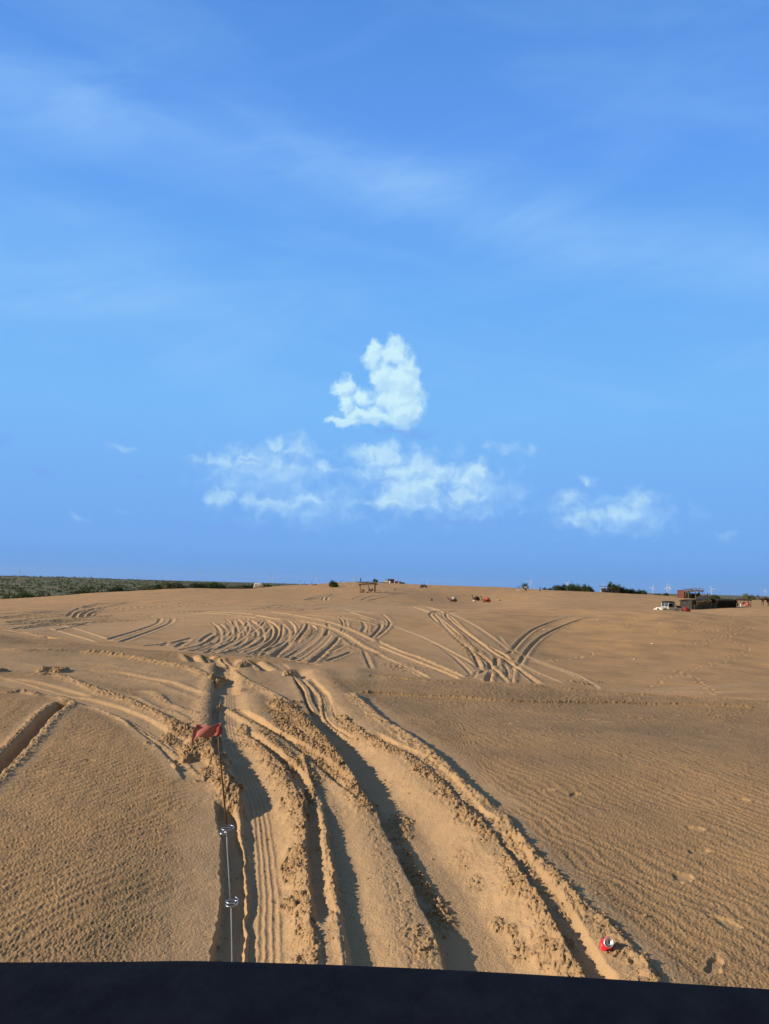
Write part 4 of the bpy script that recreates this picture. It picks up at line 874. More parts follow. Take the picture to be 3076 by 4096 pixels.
# ------------------------------------------------------------------ wheels, jeep, quad bike
def wheel(parent, x, y, r, w_, rim='white_paint'):
    Mx = Matrix.Translation((x, y, r)) @ Matrix.Rotation(math.pi/2, 4, 'X')
    o = MB().lathe([(r*.55, -w_/2), (r*.86, -w_/2), (r*.97, -w_*.36), (r, -w_*.15), (r, w_*.15), (r*.97, w_*.36), (r*.86, w_/2), (r*.55, w_/2)], 20, Mx).build('wheel', 'black', parent, True)
    MB().lathe([(0.01, -w_*.54), (r*.2, -w_*.54), (r*.3, -w_*.42), (r*.54, -w_*.52), (r*.54, w_*.52), (r*.3, w_*.42), (r*.2, w_*.54), (.01, w_*.54)], 16, Mx).build('rim', rim, o, True)
    return o
def jeep(label, loc, rz, paint='white_paint', roof='canvas', sc=1.0, short=False):
    "front towards +x"
    t = thing('jeep', label, 'jeep', loc, rz, None, sc)
    W = .66
    tub = MB().extrude([(-1.75, .50), (-1.20, .50), (-1.10, .78), (-.85, .90), (-.62, .78), (-.52, .48), (.62, .48), (.62, 1.05), (.55, 1.12), (-.55, 1.12), (-.60, 1.02), (-1.75, 1.02)], -W, W)
    tub.build('body', paint, t)
    MB().extrude([(.62, .62), (1.70, .62), (1.70, .98), (1.62, 1.03), (.62, 1.10)], -.46, .46).build('bonnet', paint, t)
    for s in (-1, 1):
        MB().extrude([(.62, .80), (.95, .95), (1.55, .93), (1.82, .78), (1.82, .70), (1.55, .86), (1.0, .88), (.72, .62), (.62, .62)], s*.46, s*.78).build('fender', paint, t)
        MB().extrude([(-1.45, .80), (-1.15, .98), (-.62, .98), (-.42, .72), (-.50, .72), (-.66, .92), (-1.1, .92), (-1.38, .74)], s*.66, s*.76).build('fender', paint, t)
        hl = MB().lathe([(.01, 0), (.085, 0), (.095, .02), (.085, .045), (.01, .05)], 14, Matrix.Translation((1.70, s*.36, .86)) @ Matrix.Rotation(math.pi/2, 4, 'Y')).build('headlight', 'lamp', t, True)
        door = MB().extrude([(-.42, .52), (.55, .52), (.60, 1.08), (-.48, 1.08)], s*.662, s*.685).build('door', paint, t)
        MB().box((-.3, s*.70, .98), (.12, .03, .03)).build('handle', 'dark_metal', door)
        MB().tube([(.58, s*.70, 1.12), (.62, s*.82, 1.18)], .015, 6).box((.62, s*.86, 1.20), (.04, .14, .12)).build('mirror', 'dark_metal', t)
        for x in (-.86, 1.22): wheel(t, x, s*.68, .35, .20)
        if not short:
            MB().tube([(-.55, s*.64, 1.10), (-.58, s*.60, 1.75)], .03, 6).build('pillar', paint, t)
            MB().extrude([(-1.70, 1.10), (-.70, 1.10), (-.75, 1.30), (-1.66, 1.30)], s*.62, s*.645).build('side_panel', 'dark_metal', t)
            MB().tube([(-.62, s*.63, 1.34), (-1.70, s*.63, 1.34), (-1.76, s*.63, 1.02)], .028, 6).build('bed_rail', paint, t)
    g = MB().box((1.715, 0, .82), (.03, .56, .30)).build('grille', paint, t)
    MB().box((1.735, 0, .82), (.01, .40, .22)).build('slots', 'black', g)
    MB().box((1.88, 0, .56), (.12, 1.50, .14), bev=.04).build('bumper', paint, t)
    MB().box((-1.80, 0, .56), (.10, 1.40, .12)).build('bumper', 'dark_metal', t)
    # windscreen
    ws = MB()
    for s in (-1, 1): ws.tube([(.62, s*.64, 1.10), (.50, s*.60, 1.74)], .032, 6)
    ws.tube([(.50, -.60, 1.74), (.50, .60, 1.74)], .032, 6).tube([(.62, -.64, 1.12), (.62, .64, 1.12)], .032, 6).tube([(.62, 0, 1.12), (.50, 0, 1.74)], .018, 6)
    wf = ws.build('windscreen_frame', paint, t)
    MB().add([(.60, -.60, 1.14), (.60, .60, 1.14), (.51, .57, 1.71), (.51, -.57, 1.71), (.59, -.60, 1.14), (.59, .60, 1.14), (.50, .57, 1.71), (.50, -.57, 1.71)], [(0, 1, 2, 3), (7, 6, 5, 4), (0, 4, 5, 1), (3, 2, 6, 7)]).build('glass', 'glass', wf)
    if not short:
        vs, fs = [], []
        for i, (x, z, w_) in enumerate([(.60, 1.73, .60), (.50, 1.80, .63), (.20, 1.86, .65), (-.30, 1.87, .65), (-.62, 1.82, .63), (-.68, 1.74, .60)]):
            for y in (-1, -.5, 0, .5, 1): vs.append((x, y*w_, z+.03*(1-y*y)))
        for i in range(5):
            for k in range(4): fs.append((i*5+k, i*5+k+1, (i+1)*5+k+1, (i+1)*5+k))
        o = MB().add(vs, fs).build('roof', roof, t, True); m_ = o.modifiers.new('s', 'SOLIDIFY'); m_.thickness = .05
        MB().extrude([(-.60, 1.02), (-.56, 1.02), (-.58, 1.76), (-.62, 1.76)], -.62, .62).build('cab_wall', paint, t)
        for s in (-1, 1): MB().box((.05, s*.3, 1.05), (.45, .45, .12)).box((-.2, s*.3, 1.30), (.12, .45, .50)).build('seat', 'dark_cloth', t)
        MB().blob((-1.05, .1, 1.42), (.16, .14, .12), 4, .15).build('bundle', 'dark_cloth', t)
    st = MB().lathe([(.10, -.09), (.32, -.09), (.35, 0), (.32, .09), (.10, .09)], 18, Matrix.Translation((-1.93, 0, .95)) @ Matrix.Rotation(math.pi/2, 4, 'Y')).build('spare_wheel', 'black', t, True)
    return t
def quad(label, loc, rz, group=None, paint='dark_metal'):
    t = thing('quad_bike', label, 'quad bike', loc, rz, group)
    MB().blob((0, 0, .55), (.65, .22, .22), 2, .1).build('body', paint, t, True)
    for s in (-1, 1):
        for x in (-.55, .58): wheel(t, x, s*.42, .29, .24, 'mast')
        MB().extrude([(.25, .62), (.55, .72), (.92, .62), (.92, .56), (.55, .66), (.28, .56)], s*.22, s*.56).build('fender', paint, t)
        MB().extrude([(-.90, .62), (-.55, .74), (-.22, .62), (-.25, .56), (-.55, .67), (-.88, .56)], s*.22, s*.56).build('fender', paint, t)
    MB().box((-.25, 0, .80), (.70, .28, .12), bev=.05).build('seat', 'black', t)
    MB().tube([(.30, -.36, 1.02), (.36, 0, .96), (.30, .36, 1.02)], .02, 6).tube([(.36, 0, .96), (.55, 0, .62)], .03, 6).build('handlebar', 'black', t)
    MB().tube([(.45, -.25, .76), (.9, -.25, .74), (.9, .25, .74), (.45, .25, .76)], .015, 6).tube([(-.95, -.25, .78), (-.6, -.25, .78), (-.6, .25, .78), (-.95, .25, .78)], .015, 6).build('rack', 'black', t)
    return t
# ------------------------------------------------------------------ shrubs
def foliage(seed, lobes, n, leaf):
    rd = np.random.RandomState(seed); V_ = []; 
    tot = sum(l[3]*l[4]*l[5] for l in lobes)**.66
    vs = np.empty((n, 3, 3)); k = 0
    wts = np.array([l[3]*l[4]*l[5] for l in lobes])**.66; wts /= wts.sum()
    pick = rd.choice(len(lobes), n, p=wts)
    L_ = np.array(lobes)[pick]
    d = rd.normal(size=(n, 3)); d /= np.linalg.norm(d, axis=1)[:, None]
    r = (.55+.45*rd.rand(n)**.5)*(1+.22*np.sin(d[:, 0]*5+L_[:, 0]*3)*np.cos(d[:, 1]*4+L_[:, 2]*5)+.16*rd.normal(size=n))
    c = L_[:, :3]+d*r[:, None]*L_[:, 3:6]
    c[:, 2] = np.maximum(c[:, 2], .02+.1*rd.rand(n))
    s = leaf*(.5+rd.rand(n))
    for j in range(3):
        o = rd.normal(size=(n, 3)); o /= np.linalg.norm(o, axis=1)[:, None]; vs[:, j] = c+o*s[:, None]
    me = bpy.data.meshes.new('foliage'); me.vertices.add(n*3); me.vertices.foreach_set('co', vs.ravel())
    me.loops.add(n*3); me.loops.foreach_set('vertex_index', np.arange(n*3, dtype=np.int32))
    me.polygons.add(n); me.polygons.foreach_set('loop_start', np.arange(n, dtype=np.int32)*3); me.update(calc_edges=True)
    return me
def lobed(seed, w_, h, k):
    rd = random.Random(seed); out_ = []
    for i in range(k):
        a = rd.uniform(0, 6.28); q = rd.uniform(.1, 1)**.7; x = math.cos(a)*q*w_*.36; y = math.sin(a)*q*w_*.30
        hh = h*rd.uniform(.55, 1.0)*(1-.35*q); rz = hh*.5
        out_.append((x, y, hh-rz*.9, w_*rd.uniform(.13, .24), w_*rd.uniform(.12, .2), rz))
    return out_
def stems(seed, w_, h, k=7):
    rd = random.Random(seed); mb = MB()
    for i in range(k):
        a = rd.uniform(0, 6.28); e = (math.cos(a)*w_*.28*rd.random(), math.sin(a)*w_*.28*rd.random(), h*rd.uniform(.5, .85))
        mb.tube([(rd.uniform(-.1, .1), rd.uniform(-.1, .1), -.1), (e[0]*.4, e[1]*.4, e[2]*.5), e], [.06, .04, .015], 5)
    return mb
_bush = {}
def bush_proto(kind):
    if kind in _bush: return _bush[kind]
    sd, w_, h, k, n, leaf = {'round': (1, 4, 2.2, 9, 2600, .16), 'spiky': (2, 4, 3.0, 10, 2600, .15), 'mound': (3, 5, 1.7, 10, 2400, .15), 'wide': (4, 7, 2.4, 14, 3600, .17), 'thin': (5, 4, 2.2, 9, 1300, .14)}[kind]
    _bush[kind] = (foliage(sd*11, lobed(sd, w_, h, k), n, leaf), stems(sd, w_, h).mesh('stem'), w_, h)
    return _bush[kind]
def bush(kind, loc, w_, h, leafm, label, group=None, rz=None, name='shrub', cat='shrub'):
    f, st, pw, ph = bush_proto(kind)
    t = thing(name, label, cat, loc, random.uniform(0, 6.28) if rz is None else rz, group, (w_/pw, w_/pw, h/ph))
    key = (kind, leafm)
    if key not in _bush:
        g = f.copy(); g.materials.append(M[leafm]); _bush[key] = g
    o = bpy.data.objects.new('foliage', _bush[key]); COL.objects.link(o); o.parent = t
    if 'stemmat' not in _bush: _bush['stemmat'] = 1
    if not st.materials: st.materials.append(M['stem'])
    o2 = bpy.data.objects.new('stem', st); COL.objects.link(o2); o2.parent = t
    return t
# ------------------------------------------------------------------ the wind farm on the horizon
def turbine(u, vh, bpx, ang, label, bands=False):
    d = 40*3078/bpx; a = bear(u); r_ = ray(u, vh); hz = CAMZ + d*r_.z/math.hypot(r_.x, r_.y)
    x, y = d*math.sin(a), d*math.cos(a); g = gz(x, y) if d < 13500 else PL; hgt = hz-g
    t = thing('wind_turbine', label, 'wind turbine', (x, y, g), -a, 'wind turbines on the horizon')
    MB().tube([(0, 0, -6), (0, 0, hgt*.5), (0, 0, hgt-1)], [3.2, 2.6, 1.9], 10).build('tower', 'turbine', t, True)
    if bands:
        for k in (.25, .42, .59, .76): MB().tube([(0, 0, hgt*k), (0, 0, hgt*(k+.07))], [2.75, 2.65], 10).build('band', 'band', t)
    MB().box((0, 1.5, hgt), (4, 9, 4), bev=.6).build('nacelle', 'turbine', t)
    rt = MB().lathe([(.1, -2), (1.7, -.5), (1.9, 1), (1.5, 2)], 10, Matrix.Translation((0, -4, hgt)) @ Matrix.Rotation(math.pi/2, 4, 'X')).build('rotor_hub', 'turbine', t)
    for k in range(3):
        q = math.radians(ang+120*k); dx, dz = math.sin(q), math.cos(q); px_, pz = math.cos(q), -math.sin(q)
        vs = []
        for s_, c_ in ((1, 1.2), (8, 2.4), (22, 1.8), (40, .6)):
            for sg in (-1, 1):
                for yy in (-.3, .3): vs.append((dx*s_+px_*sg*c_, -4.5+yy, hgt+dz*s_+pz*sg*c_))
        fs = [(0, 1, 3, 2), (12, 13, 15, 14)]
        for i in range(3):
            b = i*4; fs += [(b, b+4, b+5, b+1), (b+1, b+5, b+7, b+3), (b+3, b+7, b+6, b+2), (b+2, b+6, b+4, b)]
        MB().add(vs, fs).build('blade', 'turbine', rt)
for a_ in [(800, 2290, 10, 5, 'pale wind turbine, rotor edge on, over the green plain far left of the white tent'), (911, 2302, 7, 0, 'small pale wind turbine behind the dune edge shrubs left of the white tent'),
           (1080, 2306, 7, 10, 'shorter of two wind turbines close together right of the white tent'), (1091, 2298, 10, 0, 'taller of two wind turbines close together right of the white tent'),
           (1216, 2315, 6, 15, 'very small wind turbine between the white tent and the sand hump'), (1262, 2303, 9, 0, 'taller of the pair of wind turbines left of the sand hump'), (1268, 2309, 7, 40, 'shorter of the pair of wind turbines left of the sand hump'),
           (1406, 2321, 6, 0, 'tiny wind turbine just left of the turbine on the sand hump'), (1413, 2312, 13, 28, 'wind turbine with open blades rising behind the sand hump beside the man in red'),
           (1582, 2319, 13, 32, 'wind turbine with open blades behind the small white vehicle on the ridge'), (1710, 2323, 8, 0, 'small wind turbine above the quad bike and rider'), (1778, 2336, 5, 20, 'faintest tiny wind turbine on the ridge right of the quad bike'),
           (2122, 2326, 14.4, 30, 'banded wind turbine right of the group of walkers', True), (2270, 2332, 13.5, 38, 'wind turbine rotor showing above the long green thicket'), (2413, 2345, 14, -4, 'wind turbine with one blade straight up beside the dark stall'),
           (2611, 2351, 14, 26, 'banded wind turbine standing alone above the white jeep', True), (2669, 2349, 17, -2, 'banded wind turbine with a tall upright blade, left one of a close pair', True), (2677, 2349, 13, 20, 'banded wind turbine, right one of a close pair near the red cabin', True),
           (2847, 2356, 14, -28, 'banded wind turbine over the brushwood enclosure', True), (3061, 2363, 9, 5, 'slim banded wind turbine behind the standing camel', True)]: turbine(*a_)
for u, vt, d, lab in [(79.5, 2275, 2600, 'thin grey mast on the left hilltop at the edge of the picture'), (586, 2303, 3400, 'short thin mast on the horizon above the scrub plain')]:
    a = bear(u); x, y = d*math.sin(a), d*math.cos(a); g = gz(x, y); r_ = ray(u, vt); hz = CAMZ+d*r_.z/math.hypot(r_.x, r_.y)
    t = thing('mast', lab, 'mast', (x, y, g)); MB().tube([(0, 0, 0), (0, 0, hz-g)], [.9, .5], 6).build('pole', 'mast', t); MB().tube([(-2, 0, hz-g-3), (2, 0, hz-g-3)], .4, 6).build('crossbar', 'mast', t)

# ------------------------------------------------------------------ shrubs at the dune edge, left
E = [ # u, distance, width m, height m, kind, leaf
 (40, 250, 5, 2.6, 'mound', 'leaf'), (88, 246, 7, 3.6, 'wide', 'leaf'), (118, 243, 5, 2.6, 'round', 'leaf'), (160, 250, 7, 2.2, 'wide', 'leaf'), (198, 255, 6, 2.0, 'mound', 'leaf'), (262, 262, 5, 2.4, 'round', 'leaf'), (300, 258, 5, 2.6, 'mound', 'leaf'),
 (335, 252, 7, 3.2, 'wide', 'leaf_dark'), (368, 256, 5, 2.8, 'round', 'leaf'), (430, 262, 6, 2.6, 'round', 'leaf'), (465, 257, 6, 3.3, 'round', 'leaf_dark'), (508, 270, 5, 3.6, 'spiky', 'leaf_dark'), (560, 262, 5, 1.9, 'mound', 'leaf_pale'), (597, 255, 6, 2.4, 'mound', 'leaf_pale'),
 (655, 270, 6, 3.6, 'spiky', 'leaf'), (676, 255, 6, 2.7, 'round', 'leaf_pale'), (706, 258, 5, 2.5, 'mound', 'leaf_pale'), (735, 275, 4, 1.9, 'round', 'leaf_pale'), (778, 270, 5, 2.8, 'spiky', 'leaf_dark'), (812, 282, 6, 3.6, 'spiky', 'leaf'), (840, 274, 8, 2.8, 'wide', 'leaf'),
 (872, 284, 6, 3.0, 'round', 'leaf_dark'), (930, 290, 5, 2.0, 'mound', 'leaf_pale'), (955, 292, 5, 2.0, 'mound', 'leaf_pale'), (982, 300, 6, 2.6, 'spiky', 'leaf_dark')]
kinds = {'mound': 'low mounded', 'wide': 'broad spreading', 'round': 'rounded', 'spiky': 'upright ragged'}
cols = {'leaf': 'green', 'leaf_dark': 'dark green', 'leaf_pale': 'grey-green'}
ordw = ['first', 'second', 'third', 'fourth', 'fifth', 'sixth', 'seventh', 'eighth', 'ninth', 'tenth', 'eleventh', 'twelfth', 'thirteenth', 'fourteenth', 'fifteenth', 'sixteenth', 'seventeenth', 'eighteenth', 'nineteenth', 'twentieth', 'twenty-first', 'twenty-second', 'twenty-third', 'twenty-fourth', 'twenty-fifth']
for i, (u, d, w_, h, k, lf) in enumerate(E):
    d -= 34 if u > 600 else 16
    bush(k, on(u, d, .15), w_*1.1, h*(1.2 if u < 600 else .95), lf, f'{kinds[k]} {cols[lf]} shrub, {ordw[i]} from the left along the dune edge', 'shrubs along the dune edge')
# scrub and low trees of the plain: one far mass
M['scrub'] = leafmat('scrub_leaves', (.036, .062, .026), (.070, .098, .042), (.125, .140, .072))
rd = np.random.RandomState(3)
vsl, n_c = [], 0
N = 9000
aa = np.radians(rd.uniform(-30, 6, N)); dd = 262*np.exp(rd.rand(N)**.8*np.log(6500/262.))
keep = (fbm(dd*np.sin(aa)/60, dd*np.cos(aa)/60, 3, 131) > .0) | ((dd > 900) & (fbm(dd*np.sin(aa)/260, dd*np.cos(aa)/330, 3, 133) > -.12))
fld = (np.degrees(aa) < -21) & (dd < 420) & (dd > 268)
keep &= ~fld
keep &= dd > np.interp(np.degrees(aa), [-30, -20, -13, -7, 0, 6], [262, 270, 300, 350, 480, 480])
aa, dd = aa[keep], dd[keep]; tris = []
for a, d in zip(aa, dd):
    x, y = d*math.sin(a), d*math.cos(a); w_ = rd.uniform(.9, 2.9)*(1+d/4200); h = w_*rd.uniform(.45, .85); z = gz(x, y)
    n = 22 if d < 700 else 9
    c = rd.normal(size=(n, 3)); c /= np.linalg.norm(c, axis=1)[:, None]; c *= (.6+.5*rd.rand(n))[:, None]
    c = np.array((x, y, z+h*.45))+c*np.array((w_*.6, w_*.6, h*.6)); s = w_*(.28 if n == 22 else .42)
    o = rd.normal(size=(n, 3, 3)); o /= np.linalg.norm(o, axis=2)[:, :, None]; tris.append(c[:, None]+o*s)
tris = np.concatenate(tris); n = len(tris)
me = bpy.data.meshes.new('scrub'); me.vertices.add(n*3); me.vertices.foreach_set('co', tris.astype(np.float32).ravel()); me.loops.add(n*3); me.loops.foreach_set('vertex_index', np.arange(n*3, dtype=np.int32))
me.polygons.add(n); me.polygons.foreach_set('loop_start', np.arange(n, dtype=np.int32)*3); me.update(calc_edges=True); me.materials.append(M['scrub'])
o = bpy.data.objects.new('scrub', me); COL.objects.link(o); o['kind'] = 'stuff'; o['label'] = 'dark green scrub and low trees covering the far plain'; o['category'] = 'scrub'

# ------------------------------------------------------------------ centre: hump, shelter, bushes, people
tent = thing('draped_tent', 'white sheet draped over a frame at the dune edge, dark shrub behind it', 'tent', on(1036, 262, .05), .15)
vs, fs = [], []
for i in range(9):
    for k in range(7):
        x = -1.55+3.1*i/8; a = k/6; y = -.8+1.6*a; z = (1.75-.10*abs(x)-.25*(i == 8)-.5*max(0, x-.9))*math.sin(math.pi*(.12+.76*a))**.6+.06*math.sin(i*2.3+k*1.7)
        if k in (0, 6): z = .05+.1*math.sin(i*3)+(.5 if i > 5 else 0)
        vs.append((x+(.25 if k in (0, 6) else 0)*(-1 if i < 4 else 1), y, z))
for i in range(8):
    for k in range(6): fs.append((i*7+k, i*7+k+1, (i+1)*7+k+1, (i+1)*7+k))
o = MB().add(vs, fs).build('sheet', 'white_cloth', tent, True); o.modifiers.new('s', 'SOLIDIFY').thickness = .04
for x in (-1.3, 1.2):
    for y in (-.6, .6): MB().tube([(x, y, -.1), (x, y, 1.55)], .04, 6).build('pole', 'wood', tent)
bush('round', on(1016, 268, .2), 2.6, 2.2, 'leaf_dark', 'dark shrub hugging the left end of the white tent', 'shrubs around the white tent')
bush('spiky', on(1052, 268, .2), 2.2, 2.2, 'leaf_dark', 'dark narrow shrub at the right end of the white tent', 'shrubs around the white tent')
bush('round', on(1074, 272, .2), 3.2, 1.5, 'leaf', 'low dark shrub a little right of the white tent', 'shrubs around the white tent')
bush('mound', on(1160, 330, .2), 6, 2.2, 'leaf', 'pale green shrub on the horizon left of the two far camels', 'shrubs around the white tent')
bush('mound', on(1185, 335, .2), 4, 2.4, 'leaf', 'green shrub directly behind the white robed walker', 'shrubs around the white tent')
person('small figure in a white robe walking on the ridge left of two dark camels', on(1199, 262), 1.2, 'white_cloth', 'white_cloth', h=1.5, long_robe=True)
camel_lying('dark camel lying on the ridge just right of the white robed figure', on(1229, 268, .5), -.3, 'camel_dark', None, .75, .7, 'camels resting')
camel_lying('dark camel stretched low on the ridge at the foot of the sand hump', on(1262, 262, .55), .2, 'camel_dark', None, .95, .5, 'camels resting')
bush('spiky', seen(1331, 2349, .15), 4.0, 3.1, 'leaf', 'bright green ragged bush alone on the slope below the hump', None, name='bush', cat='bush')
bush('round', on(1367, 333, .9), 4.4, 2.7, 'leaf_dark', 'dark dome of a bush behind the crest of the hump', None, name='bush', cat='bush')
bush('round', on(1501, 322, .1), 3.4, 2.3, 'leaf', 'dense round green bush on the ridge right of the shelter', None, name='bush', cat='bush')
bush('mound', on(1523, 325, .1), 1.6, .9, 'leaf_dark', 'tiny dark shrub between the round bush and the small white vehicle', None, name='bush', cat='bush')
bush('round', on(1543, 330, .1), 2.0, 1.6, 'leaf_dark', 'dark bush just behind the bonnet of the small white vehicle', None, name='bush', cat='bush')
bush('wide', on(1600, 328, .1), 5.5, 1.8, 'leaf_dark', 'dark spreading bush right of the red-brown stall on the ridge', None, name='bush', cat='bush')
bush('thin', on(1633, 320, .3), 2.4, .8, 'leaf_pale', 'sparse pale twiggy shrub at the right end of the ridge bushes', None, name='bush', cat='bush')
person('man in a red top standing alone on top of the sand hump', seen(1442, 2330), .4, 'red_cloth', 'navy', h=1.75)
person('figure in dark clothes sitting under the shelter beside a post', seen(1478, 2369), .9, 'navy', 'dark_cloth', pose='sit', h=1.6, group='people under the shelter')
person('figure sitting in the middle of the shelter near the table', seen(1489, 2368), -.6, 'dark_cloth', 'navy', pose='sit', h=1.6, group='people under the shelter')
person('person leaning at the right post of the shelter', seen(1500, 2367), -.9, 'purple', 'dark_cloth', h=1.6, group='people under the shelter')
def shelter(name, label, loc, rz, w_, d_, h, roofm, postm, sag=.15, rag=.25):
    t = thing(name, label, 'shelter', loc, rz)
    for x in (-w_/2+.2, 0, w_/2-.3):
        for y in (-d_/2+.15, d_/2-.15):
            if x == 0 and y > 0: continue
            MB().tube([(x+random.uniform(-.08, .08), y, -.3), (x+random.uniform(-.08, .08), y, h-.15)], [.10, .08], 6).build('post', postm, t)
    rdm = random.Random(4); vs, fs = [], []; nx, ny = 22, 9
    for i in range(nx):
        for k in range(ny):
            x = -w_/2-.2+(w_+.4)*i/(nx-1); y = -d_/2-.2+(d_+.4)*k/(ny-1)
            vs.append((x+rdm.uniform(-.12, .12), y+rdm.uniform(-.15, .15), h-.1+.12*math.sin(x*.9)-sag*abs(x)/w_+rdm.uniform(0, rag*.4)))
    for i in range(nx-1):
        for k in range(ny-1):
            if (i in (0, nx-2) or k in (0, ny-2)) and rdm.random() < .3: continue
            fs.append((i*ny+k, i*ny+k+1, (i+1)*ny+k+1, (i+1)*ny+k))
    o = MB().add(vs, fs).build('roof', roofm, t); o.modifiers.new('s', 'SOLIDIFY').thickness = .30
    sk = MB()
    for _ in range(46):
        x = rdm.uniform(-w_/2-.3, w_/2+.3); y = rdm.uniform(-d_/2-.3, d_/2+.3); a = rdm.uniform(-.6, .6)+(1.57 if rdm.random() < .3 else 0); l = rdm.uniform(.3, .9)
        z = h+.04+rdm.uniform(0, rag*1.4); sk.tube([(x-l*math.cos(a), y-l*math.sin(a), z-.12), (x+l*math.cos(a), y+l*math.sin(a), z+rdm.uniform(-.1, .15))], .03, 4)
    sk.build('branches', roofm, o)
    return t
sp_ = seen(1471, 2371)
shelter('shelter', 'open thatched shelter on wooden posts in the middle of the dunes', sp_, .1, 4.2, 2.6, 2.4, 'thatch', 'wood')
q = Vector(sp_)
def rel(dx, dy): return Vector((q.x+dx, q.y+dy, gz(q.x+dx, q.y+dy)))
b = thing('board', 'pinkish board leaning against the left post of the shelter', 'board', rel(-1.15, -.4), .1)
MB().box((0, 0, .45), (.75, .06, .95), ry=.12).build('panel', 'brown_box', b); MB().box((0, .05, .45), (.85, .04, .08)).build('batten', 'wood', b)
b = thing('cool_box', 'small blue box on the sand under the shelter', 'box', rel(-.05, -.9)); MB().box((0, 0, .17), (.6, .4, .34), bev=.04).build('box', 'blue_plastic', b); MB().box((0, 0, .37), (.64, .44, .06), bev=.04).build('lid', 'white_cloth', b)
tb = thing('table', 'rough wooden table under the right half of the shelter', 'table', rel(1.15, -.6))
MB().box((0, 0, .78), (1.5, .7, .06)).build('tabletop', 'wood', tb)
for x in (-.65, .65):
    for y in (-.28, .28): MB().box((x, y, .37), (.07, .07, .76)).build('leg', 'wood', tb)
tb = thing('bench', 'low wooden bench sticking out on the right of the shelter', 'bench', rel(2.55, -.5), -.05)
MB().box((0, 0, .5), (1.5, .35, .05)).build('seat', 'wood', tb)
for x in (-.6, .6): MB().box((x, 0, .23), (.07, .30, .48)).build('leg', 'wood', tb)
# ridge right of the shelter
jeep('small distant white vehicle parked on the ridge beside a red-brown stall', on(1545, 318, .1), math.pi-.1)
def booth(name, label, loc, rz, w_, d_, h, wallm, roofm, cat='stall'):
    t = thing(name, label, cat, loc, rz)
    for x in (-w_/2, w_/2):
        for y in (-d_/2, d_/2): MB().tube([(x, y, -.2), (x, y, h)], .05, 6).build('post', 'wood', t)
    MB().box((0, d_/2, h*.5), (w_, .05, h*.9)).build('back_wall', wallm, t)
    MB().box((0, -d_/2, h*.32), (w_*.9, .06, h*.62)).build('front_cloth', wallm, t)
    MB().box((0, 0, h+.05), (w_+.5, d_+.5, .10), ry=.03).build('roof', roofm, t)
    return t
booth('stall', 'red-brown cloth stall behind the small white vehicle on the ridge', on(1563, 321), 0, 2.6, 1.6, 1.9, 'cabin', 'brown_roof')
booth('crate', 'small orange cloth booth on the ridge right of the red-brown stall', on(1585, 312), .3, .9, .8, .9, 'orange', 'brown_roof')
def drum(label, loc, m='dark_cloth', r=.28, h=.5, group=None):
    t = thing('drum', label, 'drum', loc, 0, group); MB().lathe([(r*.96, -.05), (r, .02), (r, h*.48), (r*1.04, h*.5), (r, h*.52), (r, h-.03), (r*.96, h)], 14).build('barrel', m, t, True); MB().lathe([(.01, h), (r*.9, h+.015), (r*.9, h+.03), (.01, h+.03)], 14).build('lid', m, t)
drum('white round drum standing by the front wheel of the small white vehicle', on(1560, 312), 'white_cloth', .45, .8)
drum('grey drum at the right end of the ridge stalls', on(1596, 308), 'mast', .3, .7)
drum('dark drum standing alone on the slope right of the shelter', seen(1580, 2361), 'camel_dark', .17, .40); drum('dark drum on the sand left of the first resting camel', seen(1727, 2403), 'camel_dark', .18, .42)
qp = seen(1697, 2350)
quad('black quad bike carrying a rider in red on the ridge', qp, -.25); person('rider in a red top sitting on the black quad bike', qp+Vector((-.15, 0, .36)), 1.3, 'red_cloth', 'dark_cloth', head='pink', pose='sit', h=1.6)
person('orange clad figure half hidden behind the ridge left of the quad bike', on(1681, 262, .7), .5, 'orange', 'dark_cloth', h=1.5); person('dark figure standing behind the ridge right next to the quad bike', on(1686, 262, .3), .5, 'dark_cloth', 'dark_cloth', h=1.6)
# resting camels
G = 'camels resting'
camel_lying('resting camel with a pale and mauve blanket, leftmost in the group on the slope', seen(1812, 2408), .12, 'purple', ('purple', 'white_cloth'), 1.0, .45, G)
camel_lying('resting camel with a dark saddle and head held high, above the white sack', seen(1906, 2403), .25, 'camel_dark', ('camel_dark', 'dark_cloth'), 1.0, 1.0, G)
camel_lying('resting camel under bright red blankets with its head up on the left', seen(1946, 2410), .1, 'camel', ('red_cloth', 'orange'), 1.1, .75, G)
camel_lying('small sand coloured camel lying alone, rightmost in the group on the slope', seen(1995, 2404), -1.1, 'camel_pale', None, .72, 1.0, G)
s_ = thing('sack', 'white sack on the sand in front of the dark saddled camel', 'sack', seen(1897, 2406)); MB().blob((0, 0, .2), (.42, .3, .25), 6, .15).build('cloth', 'white_cloth', s_, True); MB().blob((.3, 0, .38), (.1, .08, .08), 2, .1, 1).build('knot', 'white_cloth', s_)
